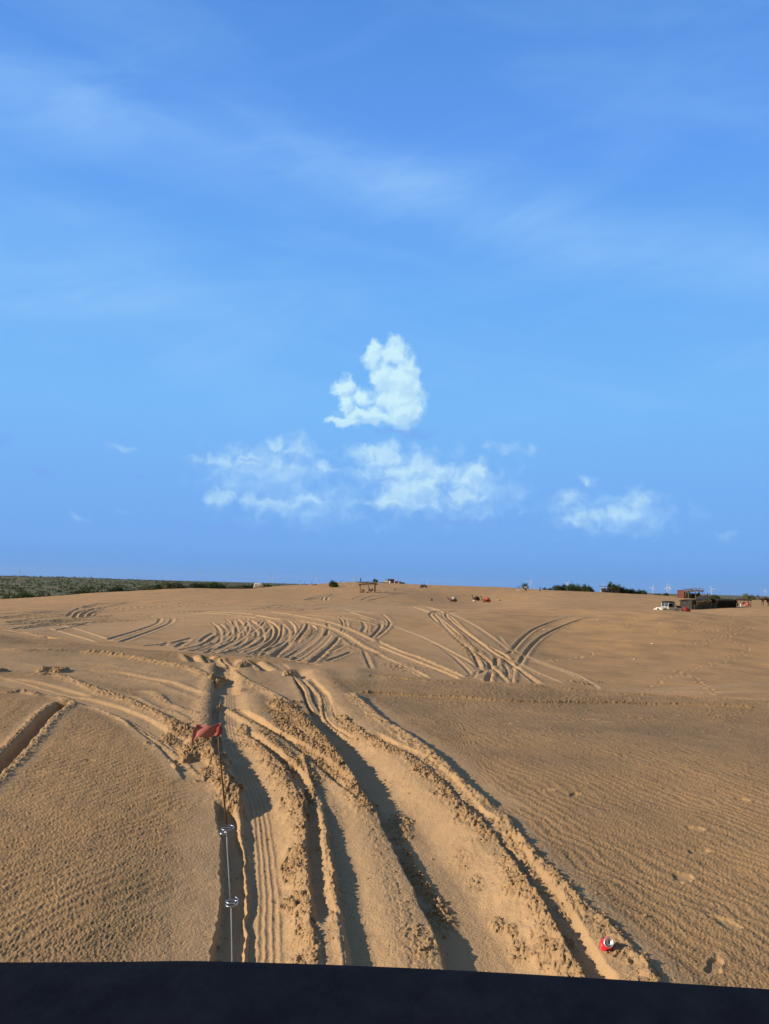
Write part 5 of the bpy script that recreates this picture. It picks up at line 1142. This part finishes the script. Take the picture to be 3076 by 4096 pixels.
# walkers
G = 'people walking on the crest'
person('left walker in a dark top and white trousers on the crest', seen(2068, 2366), 1.3, 'navy', 'white_cloth', group=G); person('walker in a dark top and white trousers, second from the left on the crest', seen(2076.5, 2366), 1.2, 'navy', 'white_cloth', h=1.75, group=G)
person('walker in a white shirt, left one of the close pair in front of the bush', seen(2100, 2364), .3, 'white_cloth', 'dark_cloth', group=G); person('walker in a white shirt and dark trousers, right one of the close pair', seen(2105, 2364), -.2, 'white_cloth', 'dark_cloth', h=1.72, group=G)
person('lone walker in a pale blue shirt and dark trousers right of the pairs', seen(2160, 2367), .2, 'blue_cloth', 'dark_cloth', group=G)
G = 'thicket on the crest'
for (u, d, w_, h, k, lf, lab) in [(2101, 298, 3.8, 2.3, 'thin', 'leaf', 'loose bush behind the pair of white shirted walkers'), (2180, 302, 2.4, 1.3, 'mound', 'leaf_dark', 'low shrub at the left tip of the long thicket'), (2198, 302, 2.6, 1.3, 'round', 'leaf', 'small shrub second in the long thicket'), (2232, 300, 4.6, 2.7, 'spiky', 'leaf_dark', 'bush forming the left shoulder of the long thicket'),
                              (2252, 303, 3.4, 2.9, 'round', 'leaf_dark', 'bush between shoulder and peak of the long thicket'), (2284, 300, 4.8, 3.5, 'spiky', 'leaf', 'tallest bush, the peak of the long thicket'), (2318, 299, 5.0, 2.9, 'wide', 'leaf', 'broad bush right of the peak of the long thicket'), (2345, 300, 4.4, 2.9, 'round', 'leaf_dark', 'dark bush near the right end of the long thicket'), (2363, 300, 3.0, 2.0, 'mound', 'leaf_dark', 'last low bush at the right end of the long thicket'),
                              (2450, 296, 5.5, 3.8, 'round', 'leaf', 'tall rounded bush rising behind the dark stall'), (2480, 297, 5.0, 3.2, 'wide', 'leaf_dark', 'broad bush right behind the dark stall'), (2497, 298, 3.4, 2.2, 'round', 'leaf_dark', 'dark bush sloping down right of the dark stall'), (2526, 300, 4.2, 2.4, 'spiky', 'leaf', 'ragged bush two places right of the dark stall'), (2556, 302, 3.0, 1.9, 'round', 'leaf', 'small bush near the right end of the row beyond the dark stall'), (2576, 302, 2.8, 1.8, 'mound', 'leaf_dark', 'last bush of the row right of the dark stall'),
                              (2622, 305, 1.2, .7, 'mound', 'leaf', 'tiny tuft of shrub under the lone banded turbine'), (2637, 305, 1.8, .9, 'mound', 'leaf', 'small tuft just right of the lone banded turbine'), (2663, 305, 2.6, 1.3, 'round', 'leaf_dark', 'little bush at the foot of the paired banded turbines')]:
    bush(k, on(u, d, .1), w_*1.12, h*1.28, lf, lab, G, name='bush', cat='bush')
# dark stall on the crest
def brushhut(label, loc, rz, w_, d_, h, name='hut', wallm='brush'):
    t = thing(name, label, 'hut', loc, rz); rdm = random.Random(int(w_*10))
    for sx, sy, ww, rr in ((0, -d_/2, w_, 0), (0, d_/2, w_, 0), (-w_/2, 0, d_, 1.57), (w_/2, 0, d_, 1.57)):
        mb = MB(); n = int(ww/.16)
        for i in range(n):
            s = -ww/2+ww*(i+.5)/n; hh = h*rdm.uniform(.72, 1.0); x, y = (s, 0) if rr == 0 else (0, s)
            mb.tube([(sx+x, sy+y+rdm.uniform(-.06, .06), -.2), (sx+x+rdm.uniform(-.25, .25), sy+y+rdm.uniform(-.12, .12), hh)], [.12, .07], 5)
        mb.build('wall', wallm, t)
    return t
h_ = brushhut('dark low stall of branches with a thin sagging roof in front of the tall bush', on(2441, 284), 0, 5.2, 2.4, 1.7)
MB().box((-.3, 0, 2.05), (6.4, 2.8, .12), ry=.05).build('roof', 'brown_roof', h_)
for x in (-3.2, 2.8): MB().tube([(x, -1.2, -.2), (x, -1.2, 2.05)], .07, 6).build('post', 'wood', h_)
person('white robed figure standing at the left post of the dark stall', on(2404, 283), .3, 'white_cloth', 'white_cloth', h=1.55, long_robe=True)
# red cabin and thatched camp
c = on(2728, 252); t = thing('cabin', 'windowless red-brown sheet cabin on the right-hand crest', 'cabin', c, .85)
MB().box((0, 0, 1.1), (1.95, 1.95, 2.3)).build('wall', 'cabin', t); MB().box((0, 0, 2.32), (2.1, 2.1, .14), bev=.1).build('roof', 'cabin2', t); MB().box((.35, -.99, 1.0), (.8, .04, 1.8)).build('door', 'cabin2', t)
for sx in (-1, 1):
    for sy in (-1, 1): MB().box((sx*.98, sy*.98, 1.1), (.08, .08, 2.3)).build('corner_post', 'cabin2', t)
cs_ = on(2776, 250); shelter('shelter', 'ragged branch roofed shelter right of the red-brown cabin', cs_, 0, 4.6, 2.6, 2.5, 'brush2', 'wood', rag=.45)
for dx, w_, h, kd in ((-1.1, 3.4, 2.5, 'round'), (1.2, 3.2, 2.3, 'round'), (.1, 3.0, 2.0, 'mound')):
    bush(kd, cs_+Vector((dx, .3, -.1)), w_, h, 'leaf_dark', {-1.1: 'dark heaped brushwood in the left half of the ragged shelter', 1.2: 'dark heaped brushwood in the right half of the ragged shelter', .1: 'low brushwood heap in the middle of the ragged shelter'}[dx], 'brushwood heaps in the shelter', name='brushwood_heap', cat='brushwood')
qa = on(2799, 232); qb = on(2820, 232)
quad('dusty quad bike parked under the right edge of the ragged shelter', qa, 2.9, 'parked quad bikes', 'brush2'); quad('dark quad bike parked right of the dusty one beside standing people', qb, .1, 'parked quad bikes')
G = 'people around the parked quad bikes'
person('dark figure seated on the dusty quad bike', qa+Vector((.1, 0, .36)), 1.5, 'dark_cloth', 'dark_cloth', pose='sit', group=G); person('dark figure seated on the dark quad bike', qb+Vector((-.15, 0, .4)), 1.4, 'navy', 'dark_cloth', pose='sit', group=G)
person('low seated dark figure between the two parked quad bikes', on(2808, 236, .1), 0, 'dark_cloth', 'dark_cloth', pose='sit', h=1.6, group=G)
person('tall dark clothed man standing right of the quad bikes', on(2829.5, 230), .2, 'navy', 'dark_cloth', h=1.8, group=G); person('figure with a red headscarf standing rightmost by the quad bikes', on(2838, 229), -.2, 'purple', 'dark_cloth', head='red_cloth', h=1.65, group=G)
bush('spiky', on(2861, 245, .1), 3.2, 2.0, 'leaf', 'bright green bush behind the brushwood enclosure', None, name='bush', cat='bush'); bush('round', on(2990, 236, .25), 4.6, 2.3, 'leaf_pale', 'round silvery bush on the crest above the tea stall', None, name='bush', cat='bush')
# brushwood and tarpaulin enclosure
P0 = on(2768, 136); P1 = on(2940, 150); ax = (P1-P0); L = math.hypot(ax.x, ax.y); rz = math.atan2(ax.y, ax.x)
en = thing('enclosure', 'long dark enclosure of brushwood and grey tarpaulin behind the white jeep', 'enclosure', (P0.x, P0.y, P0.z), rz); rdm = random.Random(9)
def gzl(x, y=0): return gz(P0.x+x*math.cos(rz)-y*math.sin(rz), P0.y+x*math.sin(rz)+y*math.cos(rz))-P0.z
core = MB(); n = 34
for (y, hk) in ((0, 1.0), (1.8, .9)):
    vs = []; fs = []
    for i in range(n+1):
        x = L*i/n; zt = (1.55-.25*i/n)*hk+rdm.uniform(-.12, .12)
        for yy in (-.16, .16):
            for z in (gzl(x, y)-.5, gzl(x, y)+zt*.5, gzl(x, y)+zt): vs.append((x, y+yy*rdm.uniform(.7, 1.5), z))
    for i in range(n):
        a = i*6
        for k in (0, 1): fs += [(a+k, a+k+1, a+6+k+1, a+6+k), (a+3+k, a+9+k, a+10+k, a+4+k)]
        fs.append((a+2, a+5, a+11, a+8))
    core.add(vs, fs)
core.box((0, .9, gzl(0)+.6), (.25, 1.9, 1.9)).box((L, .9, gzl(L)+.5), (.25, 1.9, 1.7))
core.build('wall', 'brush', en)
for nm, mm, y0, cnt, lo, hi in (('branches', 'brush', -.28, 260, .2, 1.85), ('dry_branches', 'brush2', -.50, 150, .75, 1.5)):
    mb = MB()
    for _ in range(cnt):
        x = rdm.uniform(0, L) if mm == 'brush' else rdm.choice([.7, 1.3, 1.6, 2.0, 2.7, 3.1, 3.5, 4.1, 4.5, 5.2, 7.2])+rdm.uniform(-.22, .22); z = gzl(x)+rdm.uniform(lo, hi*.6); l = rdm.uniform(.3, .7)
        mb.tube([(x-rdm.uniform(-.3, .3), y0+rdm.uniform(-.15, .15), z-.1), (x+rdm.uniform(-.35, .35), y0+rdm.uniform(-.2, .1), min(z+l, gzl(x)+hi))], [.07, .03], 4)
    mb.build(nm, mm, en)
vs, fs = [], []; nn = 22
for i in range(nn+1):
    x = L*.52*i/nn; top = .78+.10*abs(math.sin(x*1.35))-.02*i/nn
    vs += [(x, -.42+.05*math.sin(x*5), gzl(x)-.3), (x, -.40+.06*math.sin(x*4+1), gzl(x)+top*.5), (x, -.42, gzl(x)+top)]
for i in range(nn):
    for k in (0, 1): fs.append((i*3+k, i*3+k+1, i*3+4+k, i*3+3+k))
o = MB().add(vs, fs).build('tarpaulin', 'tarp', en, True); o.modifiers.new('s', 'SOLIDIFY').thickness = .04
MB().tube([(L*.52*i/nn, -.46, gzl(L*.52*i/nn)+.78+.10*abs(math.sin(L*.52*i/nn*1.35))) for i in range(nn+1)], .022, 5).build('rope', 'brush2', o)
vs = []; fs = []
for i, (x, z) in enumerate([(-.35, 1.58), (1.4, 1.52), (3.2, 1.50), (5.2, 1.55), (6.3, 1.95), (7.4, 1.50), (L+.1, 1.36)]):
    zz = gzl(x)+z
    vs += [(x, -.30+.1*math.sin(i*2.1), zz-.22), (x, 1.0, zz+.10), (x, 2.1, zz-.15)]
for i in range(6):
    for k in (0, 1): fs.append((i*3+k, i*3+k+1, i*3+4+k, i*3+3+k))
o = MB().add(vs, fs).build('roof', 'brush', en); o.modifiers.new('s', 'SOLIDIFY').thickness = .12
# tea stall
st = on(2970, 160); t = thing('tea_stall', 'little open stall with a brown hipped roof and pink bundles, right of the enclosure', 'stall', st, 0)
for x in (-1.3, -.65, .65, 1.35):
    MB().tube([(x, -.4, -.2), (x, -.4, 1.15)], .035, 6).build('post', 'wood', t); MB().tube([(x, .6, -.2), (x, .6, 1.15)], .035, 6).build('post', 'wood', t)
MB().add([(-1.5, -.7, 1.12), (1.5, -.7, 1.12), (1.5, .9, 1.12), (-1.5, .9, 1.12), (-1.05, .1, 1.45), (1.05, .1, 1.45), (-1.5, -.7, 1.06), (1.5, -.7, 1.06), (1.5, .9, 1.06), (-1.5, .9, 1.06)],
         [(0, 1, 5, 4), (1, 2, 5), (2, 3, 4, 5), (3, 0, 4), (6, 9, 8, 7), (0, 6, 7, 1), (1, 7, 8, 2), (2, 8, 9, 3), (3, 9, 6, 0)]).build('roof', 'brown_roof', t)
MB().box((.2, -.05, .40), (1.5, .5, .06)).build('counter', 'wood', t)
for i, (x, z, m_, r, lab) in enumerate([(-.02, .60, 'red_cloth', .24, 'small red bundle on the left of the tea stall counter'), (.70, .55, 'orange', .32, 'large orange-red bundle in the middle of the tea stall'), (1.15, .60, 'white_cloth', .22, 'white bundle at the right of the tea stall'), (.35, .25, 'pink', .26, 'pink bundle low under the tea stall counter'), (1.12, .2, 'pink', .24, 'pale pink bundle on the sand at the right post of the tea stall'), (.72, .18, 'pink', .28, 'pink bundle on the sand under the orange one')]):
    s_ = thing('bundle', lab, 'bundle', st+Vector((x, -.35, 0)), 0, 'cloth bundles at the tea stall'); MB().blob((0, 0, max(z, r*.85)), (r, r*.9, r*.9), i+2, .12).build('cloth', m_, s_, True); MB().blob((.04, 0, max(z, r*.85)+r*.95), (.07, .07, .06), i, .1, 1).build('knot', m_, s_)
drum('small white can standing at the left foot of the tea stall', st+Vector((-.72, -.75, 0)), 'white_cloth', .13, .45)
person('dark figure seated at the left post of the tea stall', st+Vector((-.92, .1, -.1)), 1.2, 'dark_cloth', 'dark_cloth', pose='sit', h=1.35)
camel_standing('dark brown camel standing alone at the far right edge, facing left', on(3060, 174), .25, 'camel_dark')
# white jeep, and the camel behind it
jj = on(2672, 110.5); jeep('white open jeep with a black roof half hidden behind the sand crest on the right', jj+Vector((0, 0, 0)), math.pi+.42)
camel_lying('resting camel heaped with dark red blankets at the tail of the white jeep', on(2740, 119), .15, 'camel_dark', ('red_cloth2', 'red_cloth'), .82, .15)
s_ = thing('sack', 'small white sack on the sand by the red blanketed camel', 'sack', on(2741, 112)); MB().blob((0, 0, .12), (.32, .2, .16), 9, .15).build('cloth', 'white_cloth', s_, True); MB().blob((.22, 0, .24), (.06, .05, .05), 2, .1, 1).build('knot', 'white_cloth', s_)
G = 'scraps of litter on the slope'
for i, (u, v, r, lab) in enumerate([(2177, 2520, .09, 'white scrap of litter above the pair of curving tyre tracks'), (2608, 2577, .09, 'white scrap of litter in the middle of the right-hand slope'), (2392, 2480, .06, 'small pale scrap of litter left of the trodden patch'), (2537, 2638, .07, 'pale scrap of litter low on the right-hand slope')]):
    tag(MB().blob((0, 0, r*.5), (r*1.3, r, r*.6), i, .3, 1).build('litter', 'white_cloth'), lab, 'litter', G).location = seen(u, v)
# ------------------------------------------------------------------ broken lumps of sand lying on the churned banks
rd = np.random.RandomState(12)
NC = 15000
pr = (np.clip(CLOD, 0, 1)**1.3 + .035*LOOSE*(wob > 0) + .006)*(RR > 4.2)*(RR < 24)*(np.abs(AZ)[None] < 30)
ar = np.gradient(RS)[:, None]*RR*np.radians(np.gradient(AZ))[None]
pr = pr*ar*np.exp(-RR/11); cdf = np.cumsum(pr.ravel()); cdf /= cdf[-1]
pk = np.searchsorted(cdf, rd.rand(NC)); pi_, pj = pk//NA, pk % NA
bm = bmesh.new(); bmesh.ops.create_icosphere(bm, subdivisions=1, radius=1.0); uv_ = np.array([v.co[:] for v in bm.verts]); uf = np.array([[v.index for v in f.verts] for f in bm.faces]); bm.free()
size = np.exp(rd.normal(-4.95, .50, NC))*(.6+.6*np.clip(CLOD.ravel()[pk], 0, 1))
size = np.clip(size, .003, .026)
nv, nf_ = len(uv_), len(uf)
Q = uv_[None]*(1+rd.uniform(-.38, .38, (NC, nv, 1)))*np.stack([rd.uniform(.7, 1.3, NC), rd.uniform(.7, 1.3, NC), rd.uniform(.45, .9, NC)], 1)[:, None]
th = rd.rand(NC)*6.28; c_, s_ = np.cos(th)[:, None], np.sin(th)[:, None]
Q = np.stack([Q[..., 0]*c_-Q[..., 1]*s_, Q[..., 0]*s_+Q[..., 1]*c_, Q[..., 2]], -1)*size[:, None, None]
Q += np.stack([XX.ravel()[pk], YY.ravel()[pk], H.ravel()[pk]+size*.25], 1)[:, None]
F = (uf[None]+(np.arange(NC)*nv)[:, None, None]).reshape(-1, 3).astype(np.int32)
me = bpy.data.meshes.new('sand_clods'); me.vertices.add(NC*nv); me.vertices.foreach_set('co', Q.astype(np.float32).ravel()); me.loops.add(F.size); me.loops.foreach_set('vertex_index', F.ravel())
me.polygons.add(len(F)); me.polygons.foreach_set('loop_start', np.arange(len(F), dtype=np.int32)*3); me.update(calc_edges=True)
M['clod'] = mat('damp_sand', (.40, .265, .132), .95, var=.18, scale=20); me.materials.append(M['clod'])
o = bpy.data.objects.new('sand_clods', me); COL.objects.link(o); o['kind'] = 'stuff'; o['label'] = 'broken lumps of damp sand thrown up along the wheel ruts'; o['category'] = 'sand clods'

# ------------------------------------------------------------------ crushed drinks can
p = seen(2424, 3800)
t = thing('drinks_can', 'crushed red drinks can with a shiny silver lid lying on the sand', 'can', p, 0, None, 1.08)
axd = Vector((-.34, -.72, .52)).normalized(); Q_ = axd.to_track_quat('Z', 'Y').to_matrix().to_4x4(); lid_c = Vector((.010, -.02, .050))
Mx = Matrix.Translation(lid_c) @ Q_
rdm = random.Random(2); vs, fs = [], []; n = 28; rows = [(0, .0262, 0), (-.004, .0285, 0), (-.010, .0325, .05), (-.022, .034, .16), (-.034, .033, .30), (-.046, .034, .32), (-.058, .0335, .18), (-.066, .031, .06), (-.072, .026, 0)]
for z, r, cr_ in rows:
    for k in range(n):
        a = 2*math.pi*k/n; rr = r*(1-cr_*.55*max(0, math.sin(a*3+z*60))-cr_*.25*max(0, math.cos(a*5-z*90))); w_ = Mx @ Vector((rr*math.cos(a), rr*math.sin(a), z*(1+.12*math.sin(a)))); vs.append(w_+Vector((.55*z+.010*math.sin(a*2+1)*cr_*3, .2*z, 0)))
for i in range(len(rows)-1):
    for k in range(n): fs.append((i*n+k, i*n+(k+1) % n, (i+1)*n+(k+1) % n, (i+1)*n+k))
fs.append(tuple(range((len(rows)-1)*n, len(rows)*n)))
can = MB().add(vs, fs).build('can_body', 'red_paint', t)
lid = MB().lathe([(.001, -.003), (.0225, -.003), (.0235, .0022), (.0262, .0026), (.0270, .0005), (.0262, -.0010)], 28, Mx, cap=False).build('lid', 'lid', t, True)
MB().lathe([(.001, -.0015), (.006, -.0015), (.0075, .0006), (.006, .0010), (.001, .0008)], 12, Mx @ Matrix.Translation((0, .004, 0)) @ Matrix.Scale(1.5, 4, (0, 1, 0))).build('pull_tab', 'dark_metal', lid, True)
for k, (a0, a1, z0, z1) in enumerate([(2.0, 2.45, -.018, -.060), (1.35, 1.6, -.014, -.040), (5.5, 5.75, -.02, -.05)]):
    vs, fs = [], []
    for i in range(6):
        z = z0+(z1-z0)*i/5; 
        for a in (a0+.12*math.sin(i*1.3), a1+.12*math.sin(i*1.9)): vs.append(Mx @ Vector((.0347*math.cos(a), .0347*math.sin(a), z)))
    for i in range(5): fs.append((2*i, 2*i+1, 2*i+3, 2*i+2))
    MB().add(vs, fs).build('print', 'cream', can, True)

# ------------------------------------------------------------------ the vehicle under the viewer: dark canvas roof along the bottom
ZR = 1.86
def hitz(u, v, z):
    d = ray(u, v); k = (z-CAMZ)/d.z; return Vector((d.x*k, d.y*k, z))
eL, eM, eR = hitz(0, 3843, ZR), hitz(740, 3838, ZR), hitz(3076, 3950, ZR)
yaw = math.atan2(eR.y-eL.y, eR.x-eL.x)
mid_ = (eL+eR)/2
veh = thing('touring_jeep', 'jeep the picture is taken from, its dark navy canvas roof edge filling the bottom', 'jeep', (mid_.x, mid_.y, 0), yaw)
inv = Matrix.Rotation(-yaw, 4, 'Z') @ Matrix.Translation((-mid_.x, -mid_.y, 0))
us = [-500, -250, 0, 180, 360, 560, 740, 950, 1250, 1600, 2000, 2500, 3076, 3400, 3650]
vsp = [3848, 3844, 3843, 3844, 3842, 3841, 3836, 3842, 3850, 3864, 3884, 3914, 3950, 3974, 3996]
vs, fs = [], []
for i, (u, v) in enumerate(zip(us, vsp)):
    e = inv @ hitz(u, v, ZR)
    w1 = .004*math.sin(i*2.7); w2 = .005*math.sin(i*1.9+1)
    for k, (dy, dz) in enumerate([(-.010, -.045), (.0, -.030), (.003, -.008), (0, 0), (-.02, .006), (-.06, .004+w1), (-.12, -.002+w2), (-.22, .0+w1), (-.38, .004+w2), (-.55, 0)]):
        vs.append((e.x, e.y+dy, e.z+dz))
nk = 10
for i in range(len(us)-1):
    for k in range(nk-1): fs.append((i*nk+k, i*nk+k+1, (i+1)*nk+k+1, (i+1)*nk+k))
rf = MB().add(vs, fs).build('canvas_roof', 'canvas', veh, True); sb = rf.modifiers.new('sub', 'SUBSURF'); sb.levels = 2; sb.render_levels = 2; rf.modifiers.new('s', 'SOLIDIFY').thickness = .012
B0 = MB()
for s in (-1, 1): B0.tube([(s*.70, -.03, 1.83), (s*.72, .10, 1.15)], .02, 8)
B0.tube([(-.70, -.04, 1.82), (.70, -.04, 1.82)], .018, 8); wfr = B0.build('windscreen_frame', 'canvas', veh, True)
MB().box((0, .04, 1.48), (1.36, .008, .60), rx=.19).build('glass', 'glass', wfr)
MB().extrude([(.12, .55), (1.25, .50), (1.32, .70), (1.28, .86), (.12, 1.02)], -.50, .50, Matrix.Rotation(math.pi/2, 4, 'Z')).build('bonnet', 'white_paint', veh)
MB().extrude([(.12, .50), (.12, 1.05), (-1.9, 1.05), (-1.9, .50)], -.72, .72, Matrix.Rotation(math.pi/2, 4, 'Z')).build('body', 'white_paint', veh)
MB().box((0, 1.36, .52), (1.5, .12, .14), bev=.03).build('bumper', 'dark_metal', veh)
for s in (-1, 1):
    for y in (.85, -1.35):
        Mw = Matrix.Translation((s*.70, y, .33)) @ Matrix.Rotation(math.pi/2, 4, 'Y'); o = MB().lathe([(.18, -.10), (.30, -.10), (.33, 0), (.30, .10), (.18, .10)], 20, Mw).build('wheel', 'black', veh, True); MB().lathe([(.01, -.08), (.18, -.09), (.18, .09), (.01, .08)], 14, Mw).build('rim', 'white_paint', o)
    MB().extrude([(.45, .62), (.60, .78), (1.10, .78), (1.28, .62), (1.28, .56), (1.08, .72), (.62, .72), (.5, .56)], s*.50, s*.80, Matrix.Rotation(math.pi/2, 4, 'Z')).build('fender', 'white_paint', veh)

# ------------------------------------------------------------------ pennant rod on the front bumper
def yat(u, v, y): d = ray(u, v); k = y/d.y; return Vector((d.x*k, d.y*k, CAMZ+d.z*k))
Yf = 2.35
fp = thing('pennant_rod', 'thin metal rod with two sprung coils and a small red flag at its tip', 'flag pole', yat(930, 3845, Yf).xyz*1.0)
base = Vector(fp.location); fp.location = (base.x+.01, base.y, .55); off = Vector(fp.location)
def Lc(u, v): return yat(u, v, Yf)-off
lowr = [Vector((0, 0, 0)), Vector((.002, .0, (Lc(928, 3845).z)*.6)), Lc(929, 3845), Lc(927, 3740), Lc(925, 3625)]
MB().tube(lowr, .0021, 8).build('lower_rod', 'mast', fp, True)
MB().tube([Lc(922, 3600), Lc(916, 3500), Lc(910, 3400), Lc(907, 3325)], .0021, 8).build('middle_rod', 'mast', fp, True)
M['rust'] = mat('rusty_rod', (.14, .075, .045), .6, .3)
MB().tube([Lc(906, 3300), Lc(900, 3240), Lc(890, 3130), Lc(880, 3030), Lc(872, 2925)], [.0030, .0028, .0026, .0024, .0024], 8).build('upper_rod', 'rust', fp, True)
def coil(name, c, r, hgt, turns, a0, wire=.0016, curl=0, flat=False):
    pts = []
    for i in range(int(turns*20)+1):
        k = i/20; a = a0+2*math.pi*k; pts.append(c+Vector((r*math.cos(a), r*math.sin(a), -hgt/2+hgt*k/turns)))
    return MB().tube(pts, wire, 8).build(name, 'chrome', fp, True)
coil('spring_coil', Lc(927, 3611), .0175, .020, 2.1, .6)
coil('spring_coil', Lc(910, 3312), .0185, .008, 1.15, 1.2, .0013)
MB().tube([Lc(893, 3332)+Vector((.009*math.cos(a), .010*math.sin(a), 0)) for a in [i*.35 for i in range(19)]], .0019, 8).build('loop', 'chrome', fp, True)
# red pennant tied at the tip, streaming left
m, T, p_ = newmat('pennant_cloth'); tc = T.add('ShaderNodeTexCoord').outputs['Object']
sx_ = T.add('ShaderNodeSeparateXYZ'); T.l.new(tc, sx_.inputs[0])
k_ = T.smooth(T.math('ADD', sx_.outputs[0], T.math('MULTIPLY', T.noise(tc, 40, 3), .03)), -.085, -.03)
T.l.new(T.mix(k_, (.40, .14, .12, 1), (.26, .028, .026, 1)), p_.inputs['Base Color']); p_.inputs['Roughness'].default_value = .85
M['pennant'] = m
tip = Lc(873, 2925); vs, fs = [], []; nx, nz = 22, 7
for i in range(nx+1):
    s = i/nx; x = -.082*s+.004; droop = .010*s+.004*math.sin(s*5)
    hh = .038*(1-.10*s)
    for k in range(nz+1):
        q = k/nz-.5; tail = -.030*max(0, s-.72)/.28*(1 if q < 0 else .0)
        vs.append((tip.x+x+.006*math.sin(q*3)+(.010*(abs(q)*2) if i == nx else 0), tip.y+.004*math.sin(s*9+q*2), tip.z+.006-droop+q*hh+tail+.0012*math.sin(s*13)))
for i in range(nx):
    for k in range(nz): fs.append((i*(nz+1)+k, i*(nz+1)+k+1, (i+1)*(nz+1)+k+1, (i+1)*(nz+1)+k))
fl = MB().add(vs, fs).build('flag', 'pennant', fp, True); fl.modifiers.new('s', 'SOLIDIFY').thickness = .0012
MB().blob(tip+Vector((.004, 0, .002)), (.010, .009, .015), 5, .2).build('knot', 'red_cloth2', fp, True)
# ------------------------------------------------------------------ the dusty evening air
if HAZE:
    hz_ = MB().box((0, 6000, 70), (26000, 26000, 230)).build('haze', 'glass')
    hz_.data.materials.clear(); m = bpy.data.materials.new('haze'); m.use_nodes = True; T = NT(m.node_tree); T.n.clear()
    o = T.add('ShaderNodeOutputMaterial'); v_ = T.add('ShaderNodeVolumePrincipled'); T.l.new(v_.outputs[0], o.inputs['Volume'])
    v_.inputs['Color'].default_value = (.80, .88, 1, 1); v_.inputs['Density'].default_value = HAZE; v_.inputs['Anisotropy'].default_value = .2
    hz_.data.materials.append(m); hz_['kind'] = 'stuff'
